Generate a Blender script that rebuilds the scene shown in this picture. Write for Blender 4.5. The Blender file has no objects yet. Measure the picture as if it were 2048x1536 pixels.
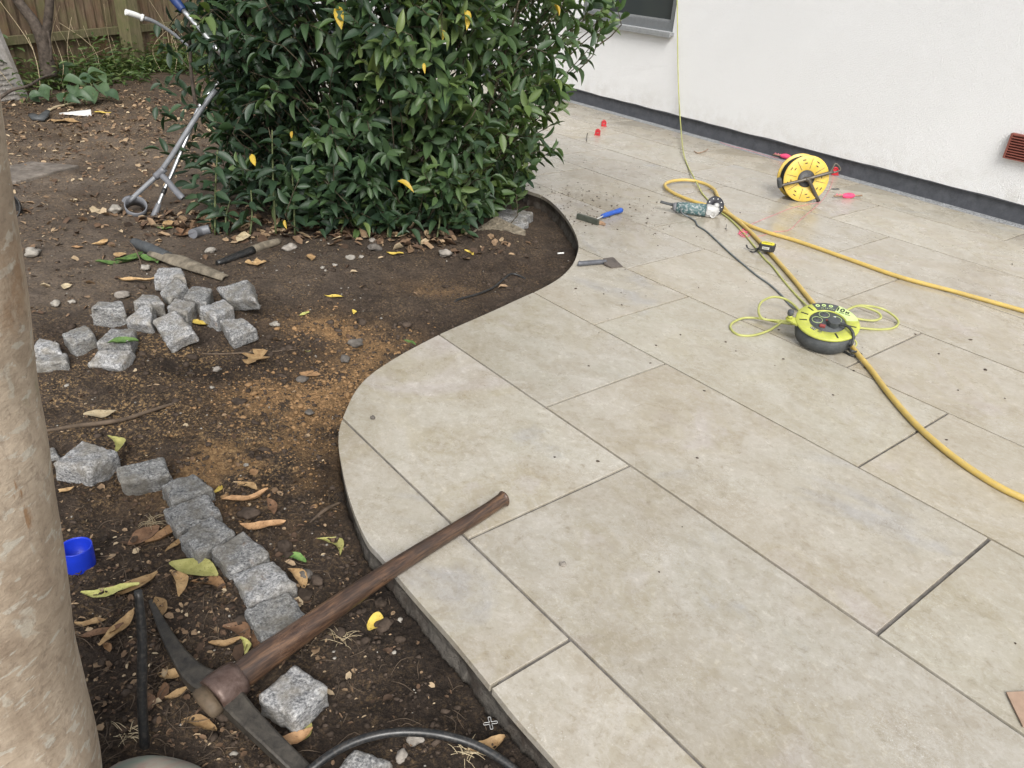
import bpy, bmesh, math, random
import numpy as np
from mathutils import Vector, Matrix, noise as mnoise

rng = np.random.default_rng(7)
random.seed(7)
S = bpy.context.scene
COL = S.collection

# ------------------------------------------------------------------ camera
F_PX = 1537.83            # focal length in pixels of a 2048 px wide frame
PITCH, ROLL, YAW = 0.512454, 0.0706399, -0.873804
CAM_H = 1.33244
fw = np.array([0.0, math.cos(PITCH), -math.sin(PITCH)])
_r = np.array([1.0, 0, 0]); _u = np.cross(_r, fw)
RT = _r * math.cos(ROLL) + _u * math.sin(ROLL)
UP = -_r * math.sin(ROLL) + _u * math.cos(ROLL)
cam_d = bpy.data.cameras.new('camera')
cam = bpy.data.objects.new('camera', cam_d); COL.objects.link(cam)
cam_d.sensor_fit = 'HORIZONTAL'; cam_d.sensor_width = 36.0
cam_d.lens = F_PX / 2048 * 36.0
cam_d.clip_start = 0.02; cam_d.clip_end = 1500
M = Matrix.Identity(4)
for i in range(3):
    M[i][0] = RT[i]; M[i][1] = UP[i]; M[i][2] = -fw[i]
M[0][3], M[1][3], M[2][3] = 0, 0, CAM_H
cam.matrix_world = M
S.camera = cam

# ------------------------------------------------------------------ light
SUN_EL, SUN_DIR = math.radians(44), np.array([0.18, -0.98])
SUN_DIR = SUN_DIR / np.linalg.norm(SUN_DIR)
W = bpy.data.worlds.new('World'); S.world = W; W.use_nodes = True
nt = W.node_tree; nt.nodes.clear()
sky = nt.nodes.new('ShaderNodeTexSky'); sky.sky_type = 'NISHITA'; sky.sun_disc = False
sky.sun_elevation = SUN_EL
sky.sun_rotation = math.atan2(SUN_DIR[0], SUN_DIR[1])
sky.air_density = 1.0; sky.dust_density = 3.0; sky.ozone_density = 1.0
hs = nt.nodes.new('ShaderNodeHueSaturation'); hs.inputs['Saturation'].default_value = 0.22
hs.inputs['Value'].default_value = 1.0
bg = nt.nodes.new('ShaderNodeBackground'); bg.inputs['Strength'].default_value = 0.145
wo = nt.nodes.new('ShaderNodeOutputWorld')
nt.links.new(sky.outputs[0], hs.inputs['Color']); nt.links.new(hs.outputs[0], bg.inputs[0]); nt.links.new(bg.outputs[0], wo.inputs[0])
sl = bpy.data.lights.new('sun', 'SUN'); sl.energy = 2.0; sl.angle = math.radians(28); sl.color = (1.0, 0.965, 0.91)
so = bpy.data.objects.new('sun', sl); COL.objects.link(so)
sd = Vector((SUN_DIR[0] * math.cos(SUN_EL), SUN_DIR[1] * math.cos(SUN_EL), math.sin(SUN_EL)))
so.rotation_euler = sd.to_track_quat('Z', 'Y').to_euler(); so.location = (6, -4, 9)
S.view_settings.view_transform = 'Standard'; S.view_settings.look = 'None'
S.view_settings.exposure = 0.52; S.view_settings.gamma = 1.0; S.view_settings.use_curve_mapping = False
S.render.engine = 'CYCLES'
S.cycles.max_bounces = 6; S.cycles.diffuse_bounces = 3; S.cycles.glossy_bounces = 3; S.cycles.transmission_bounces = 4
S.cycles.use_denoising = True

# ------------------------------------------------------------------ geometry helpers
A = np.array([math.cos(YAW), math.sin(YAW)])          # along the long paving joints
B = np.array([-math.sin(YAW), math.cos(YAW)])         # across them, towards the house
V0 = 0.5319806 * 0.6
def uv2(u, v): return A * u + B * (v + V0)
def ray(px, py): return fw + RT * (px - 1024) / F_PX - UP * (py - 768) / F_PX
def on(px, py, z=0.0):
    d = ray(px, py); t = (z - CAM_H) / d[2]
    return Vector((d[0] * t, d[1] * t, z))
def at(px, py, Y):
    d = ray(px, py); t = Y / d[1]
    return Vector((d[0] * t, Y, CAM_H + d[2] * t))

def hash2(ix, iy, s):
    h = (ix * 374761393 + iy * 668265263 + s * 1442695041) & 0xffffffff
    h = ((h ^ (h >> 13)) * 1274126177) & 0xffffffff
    return ((h ^ (h >> 16)) & 0xffff) / 65535.0
def vnoise(x, y, s=0):
    ix = np.floor(x).astype(np.int64); iy = np.floor(y).astype(np.int64)
    fx = x - ix; fy = y - iy
    fx = fx * fx * (3 - 2 * fx); fy = fy * fy * (3 - 2 * fy)
    a = hash2(ix, iy, s); b = hash2(ix + 1, iy, s); c = hash2(ix, iy + 1, s); d = hash2(ix + 1, iy + 1, s)
    return (a + (b - a) * fx) * (1 - fy) + (c + (d - c) * fx) * fy - 0.5
def fbm(x, y, sc, oct=4, s=0):
    o = np.zeros_like(x); am = 1.0
    for i in range(oct):
        o += am * vnoise(x * sc + 17.3 * i, y * sc - 9.1 * i, s + i); sc *= 2.03; am *= 0.5
    return o

# patio edge along the soil, in photo pixels on the plane of the paving surface
EDGE_PX = [(1330, 1800), (1250, 1690), (1122, 1536), (1031, 1434), (982, 1373), (912, 1287), (850, 1217), (811, 1172), (777, 1131), (755, 1106),
 (735, 1083), (715, 1042), (700, 1002), (690, 965), (682, 925), (677, 890), (679, 857), (691, 822), (712, 780), (742, 748), (790, 716),
 (835, 691), (885, 666), (940, 642), (990, 620), (1040, 597), (1067, 585), (1100, 568), (1125, 551), (1145, 529), (1154, 508), (1157, 490),
 (1151, 468), (1136, 440), (1112, 412), (1087, 393), (1056, 382)]
def catmull(P, n, closed=False):
    P = np.asarray([tuple(p) for p in P], float); out = []; m = len(P)
    for i in range(m if closed else m - 1):
        g = lambda k: P[k % m] if closed else P[min(max(k, 0), m - 1)]
        p0, p1, p2, p3 = g(i - 1), g(i), g(i + 1), g(i + 2)
        for j in range(n):
            t = j / n
            out.append(0.5 * (2 * p1 + (p2 - p0) * t + (2 * p0 - 5 * p1 + 4 * p2 - p3) * t * t + (3 * p1 - p0 - 3 * p2 + p3) * t ** 3))
    if not closed: out.append(P[-1])
    return np.array(out)
EDGE = catmull([on(*p)[:2] for p in EDGE_PX], 4)
EDGE = np.vstack([EDGE, [uv2(-4.3, 2.93), uv2(-5.2, 3.02), uv2(-9.5, 3.1)]])
def wall_v(u): return 5.31 - 0.04 * (u + 2)
def tile_end_v(u): return wall_v(u) - 0.105
REGION = np.vstack([EDGE, [uv2(-9.5, tile_end_v(-9.5)), uv2(3.2, tile_end_v(3.2)), uv2(3.2, -0.2)]])   # patio outline

def poly_inside(x, y, poly):
    ins = np.zeros(x.shape, bool); n = len(poly); j = n - 1
    for i in range(n):
        xi, yi = poly[i]; xj, yj = poly[j]
        if yi != yj:
            c = ((yi > y) != (yj > y)) & (x < (xj - xi) * (y - yi) / (yj - yi) + xi)
            ins ^= c
        j = i
    return ins
def edge_dist(x, y):
    d = np.full(x.shape, 1e9)
    for i in range(len(EDGE) - 1):
        a = EDGE[i]; b = EDGE[i + 1]; e = b - a; L2 = e @ e
        if L2 < 1e-12: continue
        t = np.clip(((x - a[0]) * e[0] + (y - a[1]) * e[1]) / L2, 0, 1)
        d = np.minimum(d, np.hypot(x - a[0] - t * e[0], y - a[1] - t * e[1]))
    return d
def sstep(a, b, x):
    t = np.clip((x - a) / (b - a), 0, 1); return t * t * (3 - 2 * t)
def gauss(x, y, c, rx, ry=None):
    ry = ry or rx
    return np.exp(-((x - c[0]) / rx) ** 2 - ((y - c[1]) / ry) ** 2)
def gpx(x, y, px, py, rx, ry=None): return gauss(x, y, on(px, py, -0.05), rx, ry)

def soil_base(x, y):
    x = np.asarray(x, float); y = np.asarray(y, float)
    d = edge_dist(x, y); ins = poly_inside(x, y, REGION)
    z = -0.070 + 0.008 * sstep(0.03, 0.35, d) + 0.042 * sstep(0.35, 1.0, d) - 0.03 * gpx(x, y, 1120, 450, .3, .4)
    z = z - 0.030 * gpx(x, y, 400, 735, 0.16, 0.09) - 0.028 * gpx(x, y, 640, 800, 0.26, 0.2) + 0.02 * gpx(x, y, 430, 860, .12, .3)
    z = z + 0.05 * gpx(x, y, 640, 560, 0.4, 0.3) + 0.035 * gpx(x, y, 800, 620, .2, .12) + 0.05 * gpx(x, y, 990, 480, .25, .3)
    z = z - 0.02 * gpx(x, y, 640, 1380, .25, .2)
    z = np.where(ins, np.minimum(z, -0.11), z)
    return z
def soil_z(x, y):
    x = np.asarray(x, float); y = np.asarray(y, float)
    rough = 0.5 + 0.5 * np.exp(-((y - 1.8) / 3.0) ** 2)
    return soil_base(x, y) + rough * (0.020 * fbm(x, y, 5, 3, 3) + 0.016 * fbm(x, y, 22, 3, 11) + 0.010 * np.abs(fbm(x, y, 60, 2, 23)))
def G(px, py, dz=0.0):
    z = -0.05
    for _ in range(10):
        p = on(px, py, z + dz); z = 0.5 * z + 0.5 * float(soil_z(np.array([p.x]), np.array([p.y]))[0])
    return on(px, py, z + dz)
def gz(x, y): return float(soil_z(np.array([x]), np.array([y]))[0])

# ------------------------------------------------------------------ object helpers
def tag(o, label=None, cat=None, group=None, kind=None):
    if label: o['label'] = label
    if cat: o['category'] = cat
    if group: o['group'] = group
    if kind: o['kind'] = kind
    return o
def empty(name, loc, label=None, cat=None, group=None, kind=None):
    o = bpy.data.objects.new(name, None); COL.objects.link(o); o.location = loc
    o.empty_display_size = 0.05
    return tag(o, label, cat, group, kind)

class MB:
    def __init__(s): s.v = []; s.f = []; s.sm = []
    def add(s, vs, fs, smooth=False):
        o = len(s.v); s.v += [Vector(v) for v in vs]; s.f += [tuple(i + o for i in f) for f in fs]; s.sm += [smooth] * len(fs); return s
    def xf(s, m): s.v = [m @ v for v in s.v]; return s
    def box(s, c, d, m=None):
        x, y, z = d[0] / 2, d[1] / 2, d[2] / 2
        vs = [Vector((a * x, b * y, e * z)) for a in (-1, 1) for b in (-1, 1) for e in (-1, 1)]
        if m: vs = [m @ v for v in vs]
        vs = [v + Vector(c) for v in vs]
        return s.add(vs, [(0, 1, 3, 2), (4, 6, 7, 5), (0, 4, 5, 1), (2, 3, 7, 6), (0, 2, 6, 4), (1, 5, 7, 3)])
    def tube(s, pts, r, seg=8, n=6, closed=False, caps=True, flat=1.0):
        P = [Vector(p) for p in (catmull(pts, n, closed) if n > 1 else pts)]
        m = len(P); rr = np.interp(np.linspace(0, 1, m), np.linspace(0, 1, len(r)), r) if hasattr(r, '__len__') else [r] * m
        vs = []; nrm = None
        for i, p in enumerate(P):
            q0 = P[i - 1] if (i > 0 or closed) else P[i]; q1 = P[(i + 1) % m] if (i < m - 1 or closed) else P[i]
            t = (q1 - q0); t = t.normalized() if t.length > 1e-9 else Vector((0, 0, 1))
            if nrm is None:
                nrm = Vector((0, 0, 1)) if abs(t.z) < 0.9 else Vector((1, 0, 0))
            nrm = (nrm - t * nrm.dot(t))
            nrm = nrm.normalized() if nrm.length > 1e-6 else t.orthogonal().normalized()
            b = t.cross(nrm)
            for k in range(seg):
                a = 2 * math.pi * k / seg
                vs.append(p + (nrm * math.cos(a) * flat + b * math.sin(a)) * rr[i])
        fs = []
        for i in range(m if closed else m - 1):
            j = (i + 1) % m
            for k in range(seg):
                l = (k + 1) % seg
                fs.append((i * seg + k, i * seg + l, j * seg + l, j * seg + k))
        s.add(vs, fs, True)
        if caps and not closed:
            o = len(s.v) - len(vs)
            s.f.append(tuple(o + k for k in reversed(range(seg)))); s.f.append(tuple(o + (m - 1) * seg + k for k in range(seg))); s.sm += [False, False]
        return s
    def lathe(s, prof, seg=32, m=None, smooth=True, close=False):
        vs = []; n = len(prof)
        for k in range(seg):
            a = 2 * math.pi * k / seg
            for (r, z) in prof: vs.append(Vector((r * math.cos(a), r * math.sin(a), z)))
        if m: vs = [m @ v for v in vs]
        fs = []
        for k in range(seg):
            l = (k + 1) % seg
            for i in range(n if close else n - 1):
                j = (i + 1) % n
                q = (k * n + i, l * n + i, l * n + j, k * n + j)
                fs.append(q)
        return s.add(vs, fs, smooth)
    def prism(s, poly, z0, z1, m=None):
        n = len(poly)
        vs = [Vector((p[0], p[1], z0)) for p in poly] + [Vector((p[0], p[1], z1)) for p in poly]
        if m: vs = [m @ v for v in vs]
        return s.add(vs, [tuple(reversed(range(n))), tuple(range(n, 2 * n))] + [(i, (i + 1) % n, n + (i + 1) % n, n + i) for i in range(n)])
    def ribbon(s, pts, w, h, n=6, up=(0, 0, 1)):   # rectangular section swept along a path; w, h may be lists
        P = [Vector(p) for p in catmull(pts, n)]; m = len(P); up = Vector(up)
        f = lambda q: np.interp(np.linspace(0, 1, m), np.linspace(0, 1, len(q)), q) if hasattr(q, '__len__') else [q] * m
        ww, hh = f(w), f(h); vs = []
        for i, p in enumerate(P):
            t = (P[min(i + 1, m - 1)] - P[max(i - 1, 0)]).normalized(); b = t.cross(up).normalized(); nn = b.cross(t)
            c = 0.22
            for (x, y) in ((-1, -1 + c), (-1 + c, -1), (1 - c, -1), (1, -1 + c), (1, 1 - c), (1 - c, 1), (-1 + c, 1), (-1, 1 - c)):
                vs.append(p + b * x * ww[i] / 2 + nn * y * hh[i] / 2)
        fs = [(i * 8 + k, i * 8 + (k + 1) % 8, (i + 1) * 8 + (k + 1) % 8, (i + 1) * 8 + k) for i in range(m - 1) for k in range(8)]
        fs += [tuple(reversed(range(8))), tuple((m - 1) * 8 + k for k in range(8))]
        return s.add(vs, fs)
    def mesh(s, name, origin=(0, 0, 0)):
        me = bpy.data.meshes.new(name); o = Vector(origin)
        me.from_pydata([v - o for v in s.v], [], s.f)
        me.polygons.foreach_set('use_smooth', s.sm)
        bm = bmesh.new(); bm.from_mesh(me); bmesh.ops.recalc_face_normals(bm, faces=bm.faces); bm.to_mesh(me); bm.free()
        me.update(); return me
    def build(s, name, mat, parent=None, bevel=0, origin=None, segs=2):
        if origin is None:
            if parent is not None: origin = world_loc(parent)
            else:
                n = len(s.v); c = sum(s.v, Vector()) / n; origin = Vector((c.x, c.y, min(v.z for v in s.v)))
        me = s.mesh(name, origin)
        if bevel:
            bm = bmesh.new(); bm.from_mesh(me)
            ed = [e for e in bm.edges if len(e.link_faces) == 2 and e.calc_face_angle(0) > 0.6]
            bmesh.ops.bevel(bm, geom=ed, offset=bevel, segments=segs, profile=0.6, affect='EDGES', clamp_overlap=True)
            bm.to_mesh(me); bm.free()
        if mat: me.materials.append(mat)
        o = bpy.data.objects.new(name, me); COL.objects.link(o)
        if parent is not None:
            o.parent = parent; o.location = Vector(origin) - world_loc(parent)
        else: o.location = origin
        return o
def world_loc(o):
    p = Vector((0, 0, 0))
    while o is not None: p = p + o.location; o = o.parent
    return p
def np_obj(name, V, Fq, mat, parent=None, smooth=False, attrs=None, loc=(0, 0, 0)):
    me = bpy.data.meshes.new(name)
    V = np.asarray(V, np.float32); Fq = np.asarray(Fq, np.int32); k = Fq.shape[1]
    me.vertices.add(len(V)); me.vertices.foreach_set('co', V.ravel())
    me.loops.add(Fq.size); me.loops.foreach_set('vertex_index', Fq.ravel())
    me.polygons.add(len(Fq)); me.polygons.foreach_set('loop_start', np.arange(0, Fq.size, k, dtype=np.int32))
    me.polygons.foreach_set('loop_total', np.full(len(Fq), k, np.int32))
    if smooth: me.polygons.foreach_set('use_smooth', np.ones(len(Fq), bool))
    for n, (dom, arr) in (attrs or {}).items():
        a = me.attributes.new(n, 'FLOAT', dom); a.data.foreach_set('value', np.asarray(arr, np.float32))
    me.update(calc_edges=True)
    me.materials.append(mat)
    o = bpy.data.objects.new(name, me); COL.objects.link(o); o.location = loc
    if parent is not None: o.parent = parent
    return o
def frame(o, x, y, z):
    m = Matrix.Identity(4)
    for i in range(3): m[i][0] = x[i]; m[i][1] = y[i]; m[i][2] = z[i]; m[i][3] = o[i]
    return m
def basis(z, xhint):
    z = Vector(z).normalized(); x = Vector(xhint); x = (x - z * x.dot(z)).normalized(); return x, z.cross(x), z
def circ(r, n, a0=0, a1=2 * math.pi, c=(0, 0)):
    return [(c[0] + r * math.cos(a0 + (a1 - a0) * k / n), c[1] + r * math.sin(a0 + (a1 - a0) * k / n)) for k in range(n)]
def sector(r0, r1, a0, a1, n=12):
    a0, a1 = math.radians(a0), math.radians(a1)
    return [(r1 * math.cos(a0 + (a1 - a0) * k / n), r1 * math.sin(a0 + (a1 - a0) * k / n)) for k in range(n + 1)] + \
           [(r0 * math.cos(a1 + (a0 - a1) * k / n), r0 * math.sin(a1 + (a0 - a1) * k / n)) for k in range(n + 1)]

# ------------------------------------------------------------------ material helpers
class NT:
    def __init__(s, name):
        s.m = bpy.data.materials.new(name); s.m.use_nodes = True; s.t = s.m.node_tree; s.t.nodes.clear()
        s.out = s.n('ShaderNodeOutputMaterial'); s.b = s.n('ShaderNodeBsdfPrincipled'); s.l(s.b.outputs[0], s.out.inputs[0])
    def n(s, typ, **k):
        x = s.t.nodes.new(typ)
        for a, v in k.items(): setattr(x, a, v)
        return x
    def l(s, a, b): s.t.links.new(a, b)
    def set(s, node, key, v):
        if isinstance(v, bpy.types.NodeSocket): s.l(v, node.inputs[key])
        else:
            if isinstance(v, (tuple, list)) and len(v) == 3 and node.inputs[key].type == 'RGBA': v = (*v, 1)
            node.inputs[key].default_value = v
    def coord(s, kind='Object', scale=(1, 1, 1), rnd=0, rot=(0, 0, 0)):
        c = s.n('ShaderNodeTexCoord'); mp = s.n('ShaderNodeMapping'); s.l(c.outputs[kind], mp.inputs[0]); mp.inputs['Scale'].default_value = scale
        mp.inputs['Rotation'].default_value = rot
        if rnd:
            oi = s.n('ShaderNodeObjectInfo'); mu = s.n('ShaderNodeMath', operation='MULTIPLY'); s.l(oi.outputs['Random'], mu.inputs[0]); mu.inputs[1].default_value = rnd
            cb = s.n('ShaderNodeCombineXYZ'); s.l(mu.outputs[0], cb.inputs[0]); s.l(mu.outputs[0], cb.inputs[1]); s.l(mu.outputs[0], cb.inputs[2]); s.l(cb.outputs[0], mp.inputs['Location'])
        return mp.outputs[0]
    def noise(s, vec, scale, detail=5, rough=0.55, dist=0.0):
        x = s.n('ShaderNodeTexNoise'); s.l(vec, x.inputs['Vector']); x.inputs['Scale'].default_value = scale
        x.inputs['Detail'].default_value = detail; x.inputs['Roughness'].default_value = rough; x.inputs['Distortion'].default_value = dist
        return x.outputs[0]
    def vor(s, vec, scale, feature='F1'):
        x = s.n('ShaderNodeTexVoronoi', feature=feature); s.l(vec, x.inputs['Vector']); x.inputs['Scale'].default_value = scale; return x.outputs
    def ramp(s, fac, stops, interp='LINEAR'):
        x = s.n('ShaderNodeValToRGB'); x.color_ramp.interpolation = interp; e = x.color_ramp.elements
        while len(e) < len(stops): e.new(0.5)
        for i, (p, c) in enumerate(stops):
            e[i].position = p; e[i].color = (*c, 1) if not isinstance(c, (int, float)) else (c, c, c, 1)
        s.l(fac, x.inputs[0]); return x.outputs[0]
    def mix(s, fac, a, b, typ='MIX'):
        x = s.n('ShaderNodeMix', data_type='RGBA', blend_type=typ)
        for key, v in ((0, fac), (6, a), (7, b)):
            if isinstance(v, bpy.types.NodeSocket): s.l(v, x.inputs[key])
            else: x.inputs[key].default_value = v if isinstance(v, (int, float)) else (*v, 1)
        return x.outputs[2]
    def math(s, op, a, b=0.0, clamp=False):
        x = s.n('ShaderNodeMath', operation=op, use_clamp=clamp)
        for i, v in enumerate((a, b)):
            if isinstance(v, bpy.types.NodeSocket): s.l(v, x.inputs[i])
            else: x.inputs[i].default_value = v
        return x.outputs[0]
    def attr(s, name): return s.n('ShaderNodeAttribute', attribute_name=name).outputs['Fac']
    def bump(s, h, strength, dist):
        x = s.n('ShaderNodeBump'); s.l(h, x.inputs['Height']); x.inputs['Strength'].default_value = strength; x.inputs['Distance'].default_value = dist
        s.l(x.outputs[0], s.b.inputs['Normal']); return x
    def fin(s, color=None, rough=None, metal=None, spec=None):
        for k, v in (('Base Color', color), ('Roughness', rough), ('Metallic', metal), ('Specular IOR Level', spec)):
            if v is not None: s.set(s.b, k, v)
        return s.m
def simple(name, col, rough=0.5, metal=0.0, spec=0.5, grime=0.25, gscale=30, bump=0.0, dirt=None, dirt_amt=0.5):
    t = NT(name); v = t.coord('Object', rnd=20)
    n1 = t.noise(v, gscale, 5, 0.6); n2 = t.noise(v, gscale * 4.7, 3, 0.6)
    lo = tuple(c * (1 - grime) for c in col); hi = tuple(min(1, c * (1 + grime * 0.6)) for c in col)
    c = t.ramp(n1, [(0.35, lo), (0.68, hi)])
    if dirt:
        f = t.ramp(n2, [(0.48, 0.0), (0.62, dirt_amt)]); c = t.mix(f, c, dirt)
    r = t.ramp(n1, [(0.3, min(1, rough * 1.2)), (0.7, rough * 0.85)])
    if bump: t.bump(n2, bump, 0.002)
    return t.fin(c, r, metal, spec)

# ------------------------------------------------------------------ materials
def m_tile():
    t = NT('travertine_porcelain'); v = t.coord('Object', (1, 1, 1), rnd=37.0); vs = t.coord('Object', (1.0, 1.12, 1), rnd=37.0, rot=(0, 0, 0.28))
    oi = t.n('ShaderNodeObjectInfo').outputs['Random']
    big = t.noise(v, 1.9, 5, 0.6, 0.8); mid = t.noise(vs, 7.5, 9, 0.72, 0.5); fine = t.noise(vs, 42, 8, 0.74, 0.3)
    c = t.ramp(big, [(0.30, (0.41, 0.405, 0.40)), (0.38, (0.46, 0.44, 0.385)), (0.50, (0.475, 0.45, 0.40)), (0.58, (0.44, 0.408, 0.335)), (0.66, (0.475, 0.445, 0.415)), (0.74, (0.475, 0.44, 0.43))])
    veins = t.ramp(mid, [(0.30, (0.80, 0.755, 0.68)), (0.43, (0.93, 0.91, 0.87)), (0.54, (1.01, 1.01, 1.0)), (0.66, (1.10, 1.10, 1.11)), (0.82, (0.97, 0.96, 0.95))])
    c = t.mix(1.0, c, veins, 'MULTIPLY')
    fl = t.ramp(fine, [(0.30, (0.70, 0.66, 0.60)), (0.44, (0.97, 0.965, 0.95)), (0.56, (1.0, 1.0, 1.0)), (0.66, (1.24, 1.25, 1.27))])
    c = t.mix(1.0, c, fl, 'MULTIPLY')
    # short pale worm-like pits and dark flecks of the stone print
    gate = t.ramp(t.noise(v, 4.2, 3, 0.6), [(0.50, 0.0), (0.66, 1.0)])
    worm = t.ramp(t.noise(v, 52, 4, 0.55, 2.5), [(0.485, 0.0), (0.50, 1.0), (0.515, 0.0)])
    c = t.mix(t.math('MULTIPLY', t.math('MULTIPLY', worm, gate), 0.85), c, (0.74, 0.74, 0.72))
    dk = t.ramp(t.noise(vs, 21, 6, 0.75, 1.6), [(0.30, 1.0), (0.37, 0.0)])
    c = t.mix(t.math('MULTIPLY', dk, 0.42), c, (0.27, 0.225, 0.175))
    la = t.ramp(t.noise(vs, 19, 9, 0.72, 0.3), [(0.40, 0.0), (0.50, 1.0), (0.51, 0.0)]); lb = t.ramp(t.noise(v, 44, 8, 0.72, 0.2), [(0.42, 0.0), (0.49, 1.0), (0.50, 0.0)])
    c = t.mix(t.math('MULTIPLY', la, 0.26), c, (0.64, 0.63, 0.61)); c = t.mix(t.math('MULTIPLY', lb, 0.24), c, (0.34, 0.31, 0.26))
    sp = t.ramp(t.vor(v, 85)[0], [(0.05, 1.0), (0.16, 0.0)])
    sg = t.ramp(t.noise(v, 9, 3), [(0.52, 0.0), (0.62, 1.0)])
    c = t.mix(t.math('MULTIPLY', t.math('MULTIPLY', sp, sg), 0.8), c, (0.72, 0.72, 0.70))
    tone = t.ramp(oi, [(0.0, (0.91, 0.91, 0.92)), (0.3, (1.04, 1.0, 0.93)), (0.6, (0.95, 0.935, 0.93)), (0.8, (1.0, 0.99, 0.94)), (1.0, (1.08, 1.06, 1.04))])
    c = t.mix(1.0, c, tone, 'MULTIPLY'); c = t.mix(1.0, c, (0.812, 0.806, 0.795), 'MULTIPLY')
    # site dirt: brown trodden film and damp patches
    gp = t.coord('Generated')
    ob = t.coord('Object')
    dirt = t.ramp(t.noise(ob, 1.3, 6, 0.7, 0.6), [(0.50, 0.0), (0.72, 0.38)])
    c = t.mix(dirt, c, (0.36, 0.315, 0.25))
    da = t.attr('mud'); mudn = t.ramp(t.noise(ob, 26, 6, 0.7), [(0.36, 0.0), (0.62, 1.0)])
    c = t.mix(t.math('MULTIPLY', t.math('MULTIPLY', da, mudn), 0.42), c, (0.19, 0.15, 0.12))
    ro = t.ramp(t.noise(v, 5.5, 5, 0.65), [(0.35, 0.20), (0.65, 0.40)])
    damp = t.ramp(t.noise(ob, 1.05, 4, 0.6, 0.5), [(0.50, 0.0), (0.56, 1.0)]); c = t.mix(t.math('MULTIPLY', damp, 0.55), c, t.mix(1.0, c, (0.90, 0.885, 0.85), 'MULTIPLY')); ro = t.mix(damp, ro, (0.17, 0.17, 0.17))
    t.bump(fine, 0.14, 0.002)
    return t.fin(c, ro, 0, 0.6)
def m_soil():
    t = NT('dug_soil'); v = t.coord('Object')
    n1 = t.noise(v, 3.2, 7, 0.68, 0.4); n2 = t.noise(v, 17, 8, 0.72, 0.5); n3 = t.noise(v, 95, 6, 0.75); n4 = t.noise(v, 300, 3, 0.7)
    c = t.ramp(n2, [(0.30, (0.024, 0.016, 0.0115)), (0.47, (0.058, 0.040, 0.029)), (0.62, (0.106, 0.075, 0.055)), (0.78, (0.165, 0.12, 0.088))])
    c = t.mix(0.55, c, t.ramp(n1, [(0.33, (0.025, 0.018, 0.014)), (0.7, (0.115, 0.09, 0.070))]))
    dry = t.attr('dry'); c = t.mix(t.math('MULTIPLY', dry, 0.75), c, t.mix(n2, (0.13, 0.104, 0.082), (0.27, 0.22, 0.175)))
    sand = t.attr('sand')
    sf = t.math('MULTIPLY', sand, t.ramp(n2, [(0.26, 0.35), (0.50, 1.0)]), True)
    c = t.mix(t.math('MULTIPLY', sf, 1.0, True), c, t.mix(n3, (0.18, 0.105, 0.05), (0.40, 0.25, 0.125)))
    chips = t.math('MULTIPLY', t.attr('chips'), t.ramp(n3, [(0.50, 0.0), (0.60, 1.0)]), True)
    c = t.mix(chips, c, (0.36, 0.24, 0.12))
    dark_soil = t.attr('dark_soil'); c = t.mix(t.math('MULTIPLY', dark_soil, 0.62), c, (0.016, 0.012, 0.010))
    g = t.ramp(n3, [(0.28, (0.42, 0.4, 0.38)), (0.5, (1, 1, 1)), (0.72, (1.65, 1.6, 1.5))]); c = t.mix(0.8, c, g, 'MULTIPLY')
    g4 = t.ramp(n4, [(0.70, 0.0), (0.76, 0.8)]); c = t.mix(g4, c, (0.30, 0.245, 0.185))
    h = t.math('ADD', t.math('MULTIPLY', n3, 0.8), t.math('ADD', t.math('MULTIPLY', n2, 1.2), t.math('MULTIPLY', n4, 0.35)))
    t.bump(h, 1.0, 0.015)
    return t.fin(c, 0.93, 0, 0.25)
def m_granite(name='granite', tint=(1, 1, 1), dark=0.0):
    t = NT(name); v = t.coord('Object', rnd=31); oi = t.n('ShaderNodeObjectInfo').outputs['Random']
    a = t.noise(v, 175, 4, 0.75); b = t.noise(t.coord('Object', (1, 1, 1.9), rnd=31, rot=(0.5, 0.3, 0.4)), 85, 7, 0.78, 0.5); k = t.noise(v, 16, 5, 0.6)
    c = t.ramp(a, [(0.37, (0.022, 0.024, 0.028)), (0.44, (0.13, 0.135, 0.145)), (0.52, (0.30, 0.302, 0.305)), (0.60, (0.62, 0.62, 0.615))])
    c = t.mix(0.55, c, t.ramp(b, [(0.38, (0.045, 0.048, 0.054)), (0.50, (0.27, 0.27, 0.272)), (0.62, (0.58, 0.575, 0.565))]))
    st = t.ramp(k, [(0.44, 0.0), (0.62, 0.68)]); c = t.mix(st, c, (0.21, 0.19, 0.155))
    ru = t.ramp(t.noise(v, 27, 4, 0.6), [(0.63, 0.0), (0.74, 0.5)]); c = t.mix(ru, c, (0.24, 0.15, 0.09))
    c = t.mix(1.0, c, t.ramp(oi, [(0, (0.66, 0.66, 0.645)), (0.5, (0.82, 0.81, 0.79)), (1, (1.0, 1.0, 1.0))]), 'MULTIPLY')
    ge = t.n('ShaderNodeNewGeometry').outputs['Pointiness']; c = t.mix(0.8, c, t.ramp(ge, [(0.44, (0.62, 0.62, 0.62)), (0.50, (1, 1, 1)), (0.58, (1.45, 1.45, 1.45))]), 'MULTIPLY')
    c = t.mix(1.0, c, tint, 'MULTIPLY')
    h = t.math('ADD', b, t.math('MULTIPLY', a, 0.6)); t.bump(h, 0.75, 0.005)
    return t.fin(c, 0.82, 0, 0.35)
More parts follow.
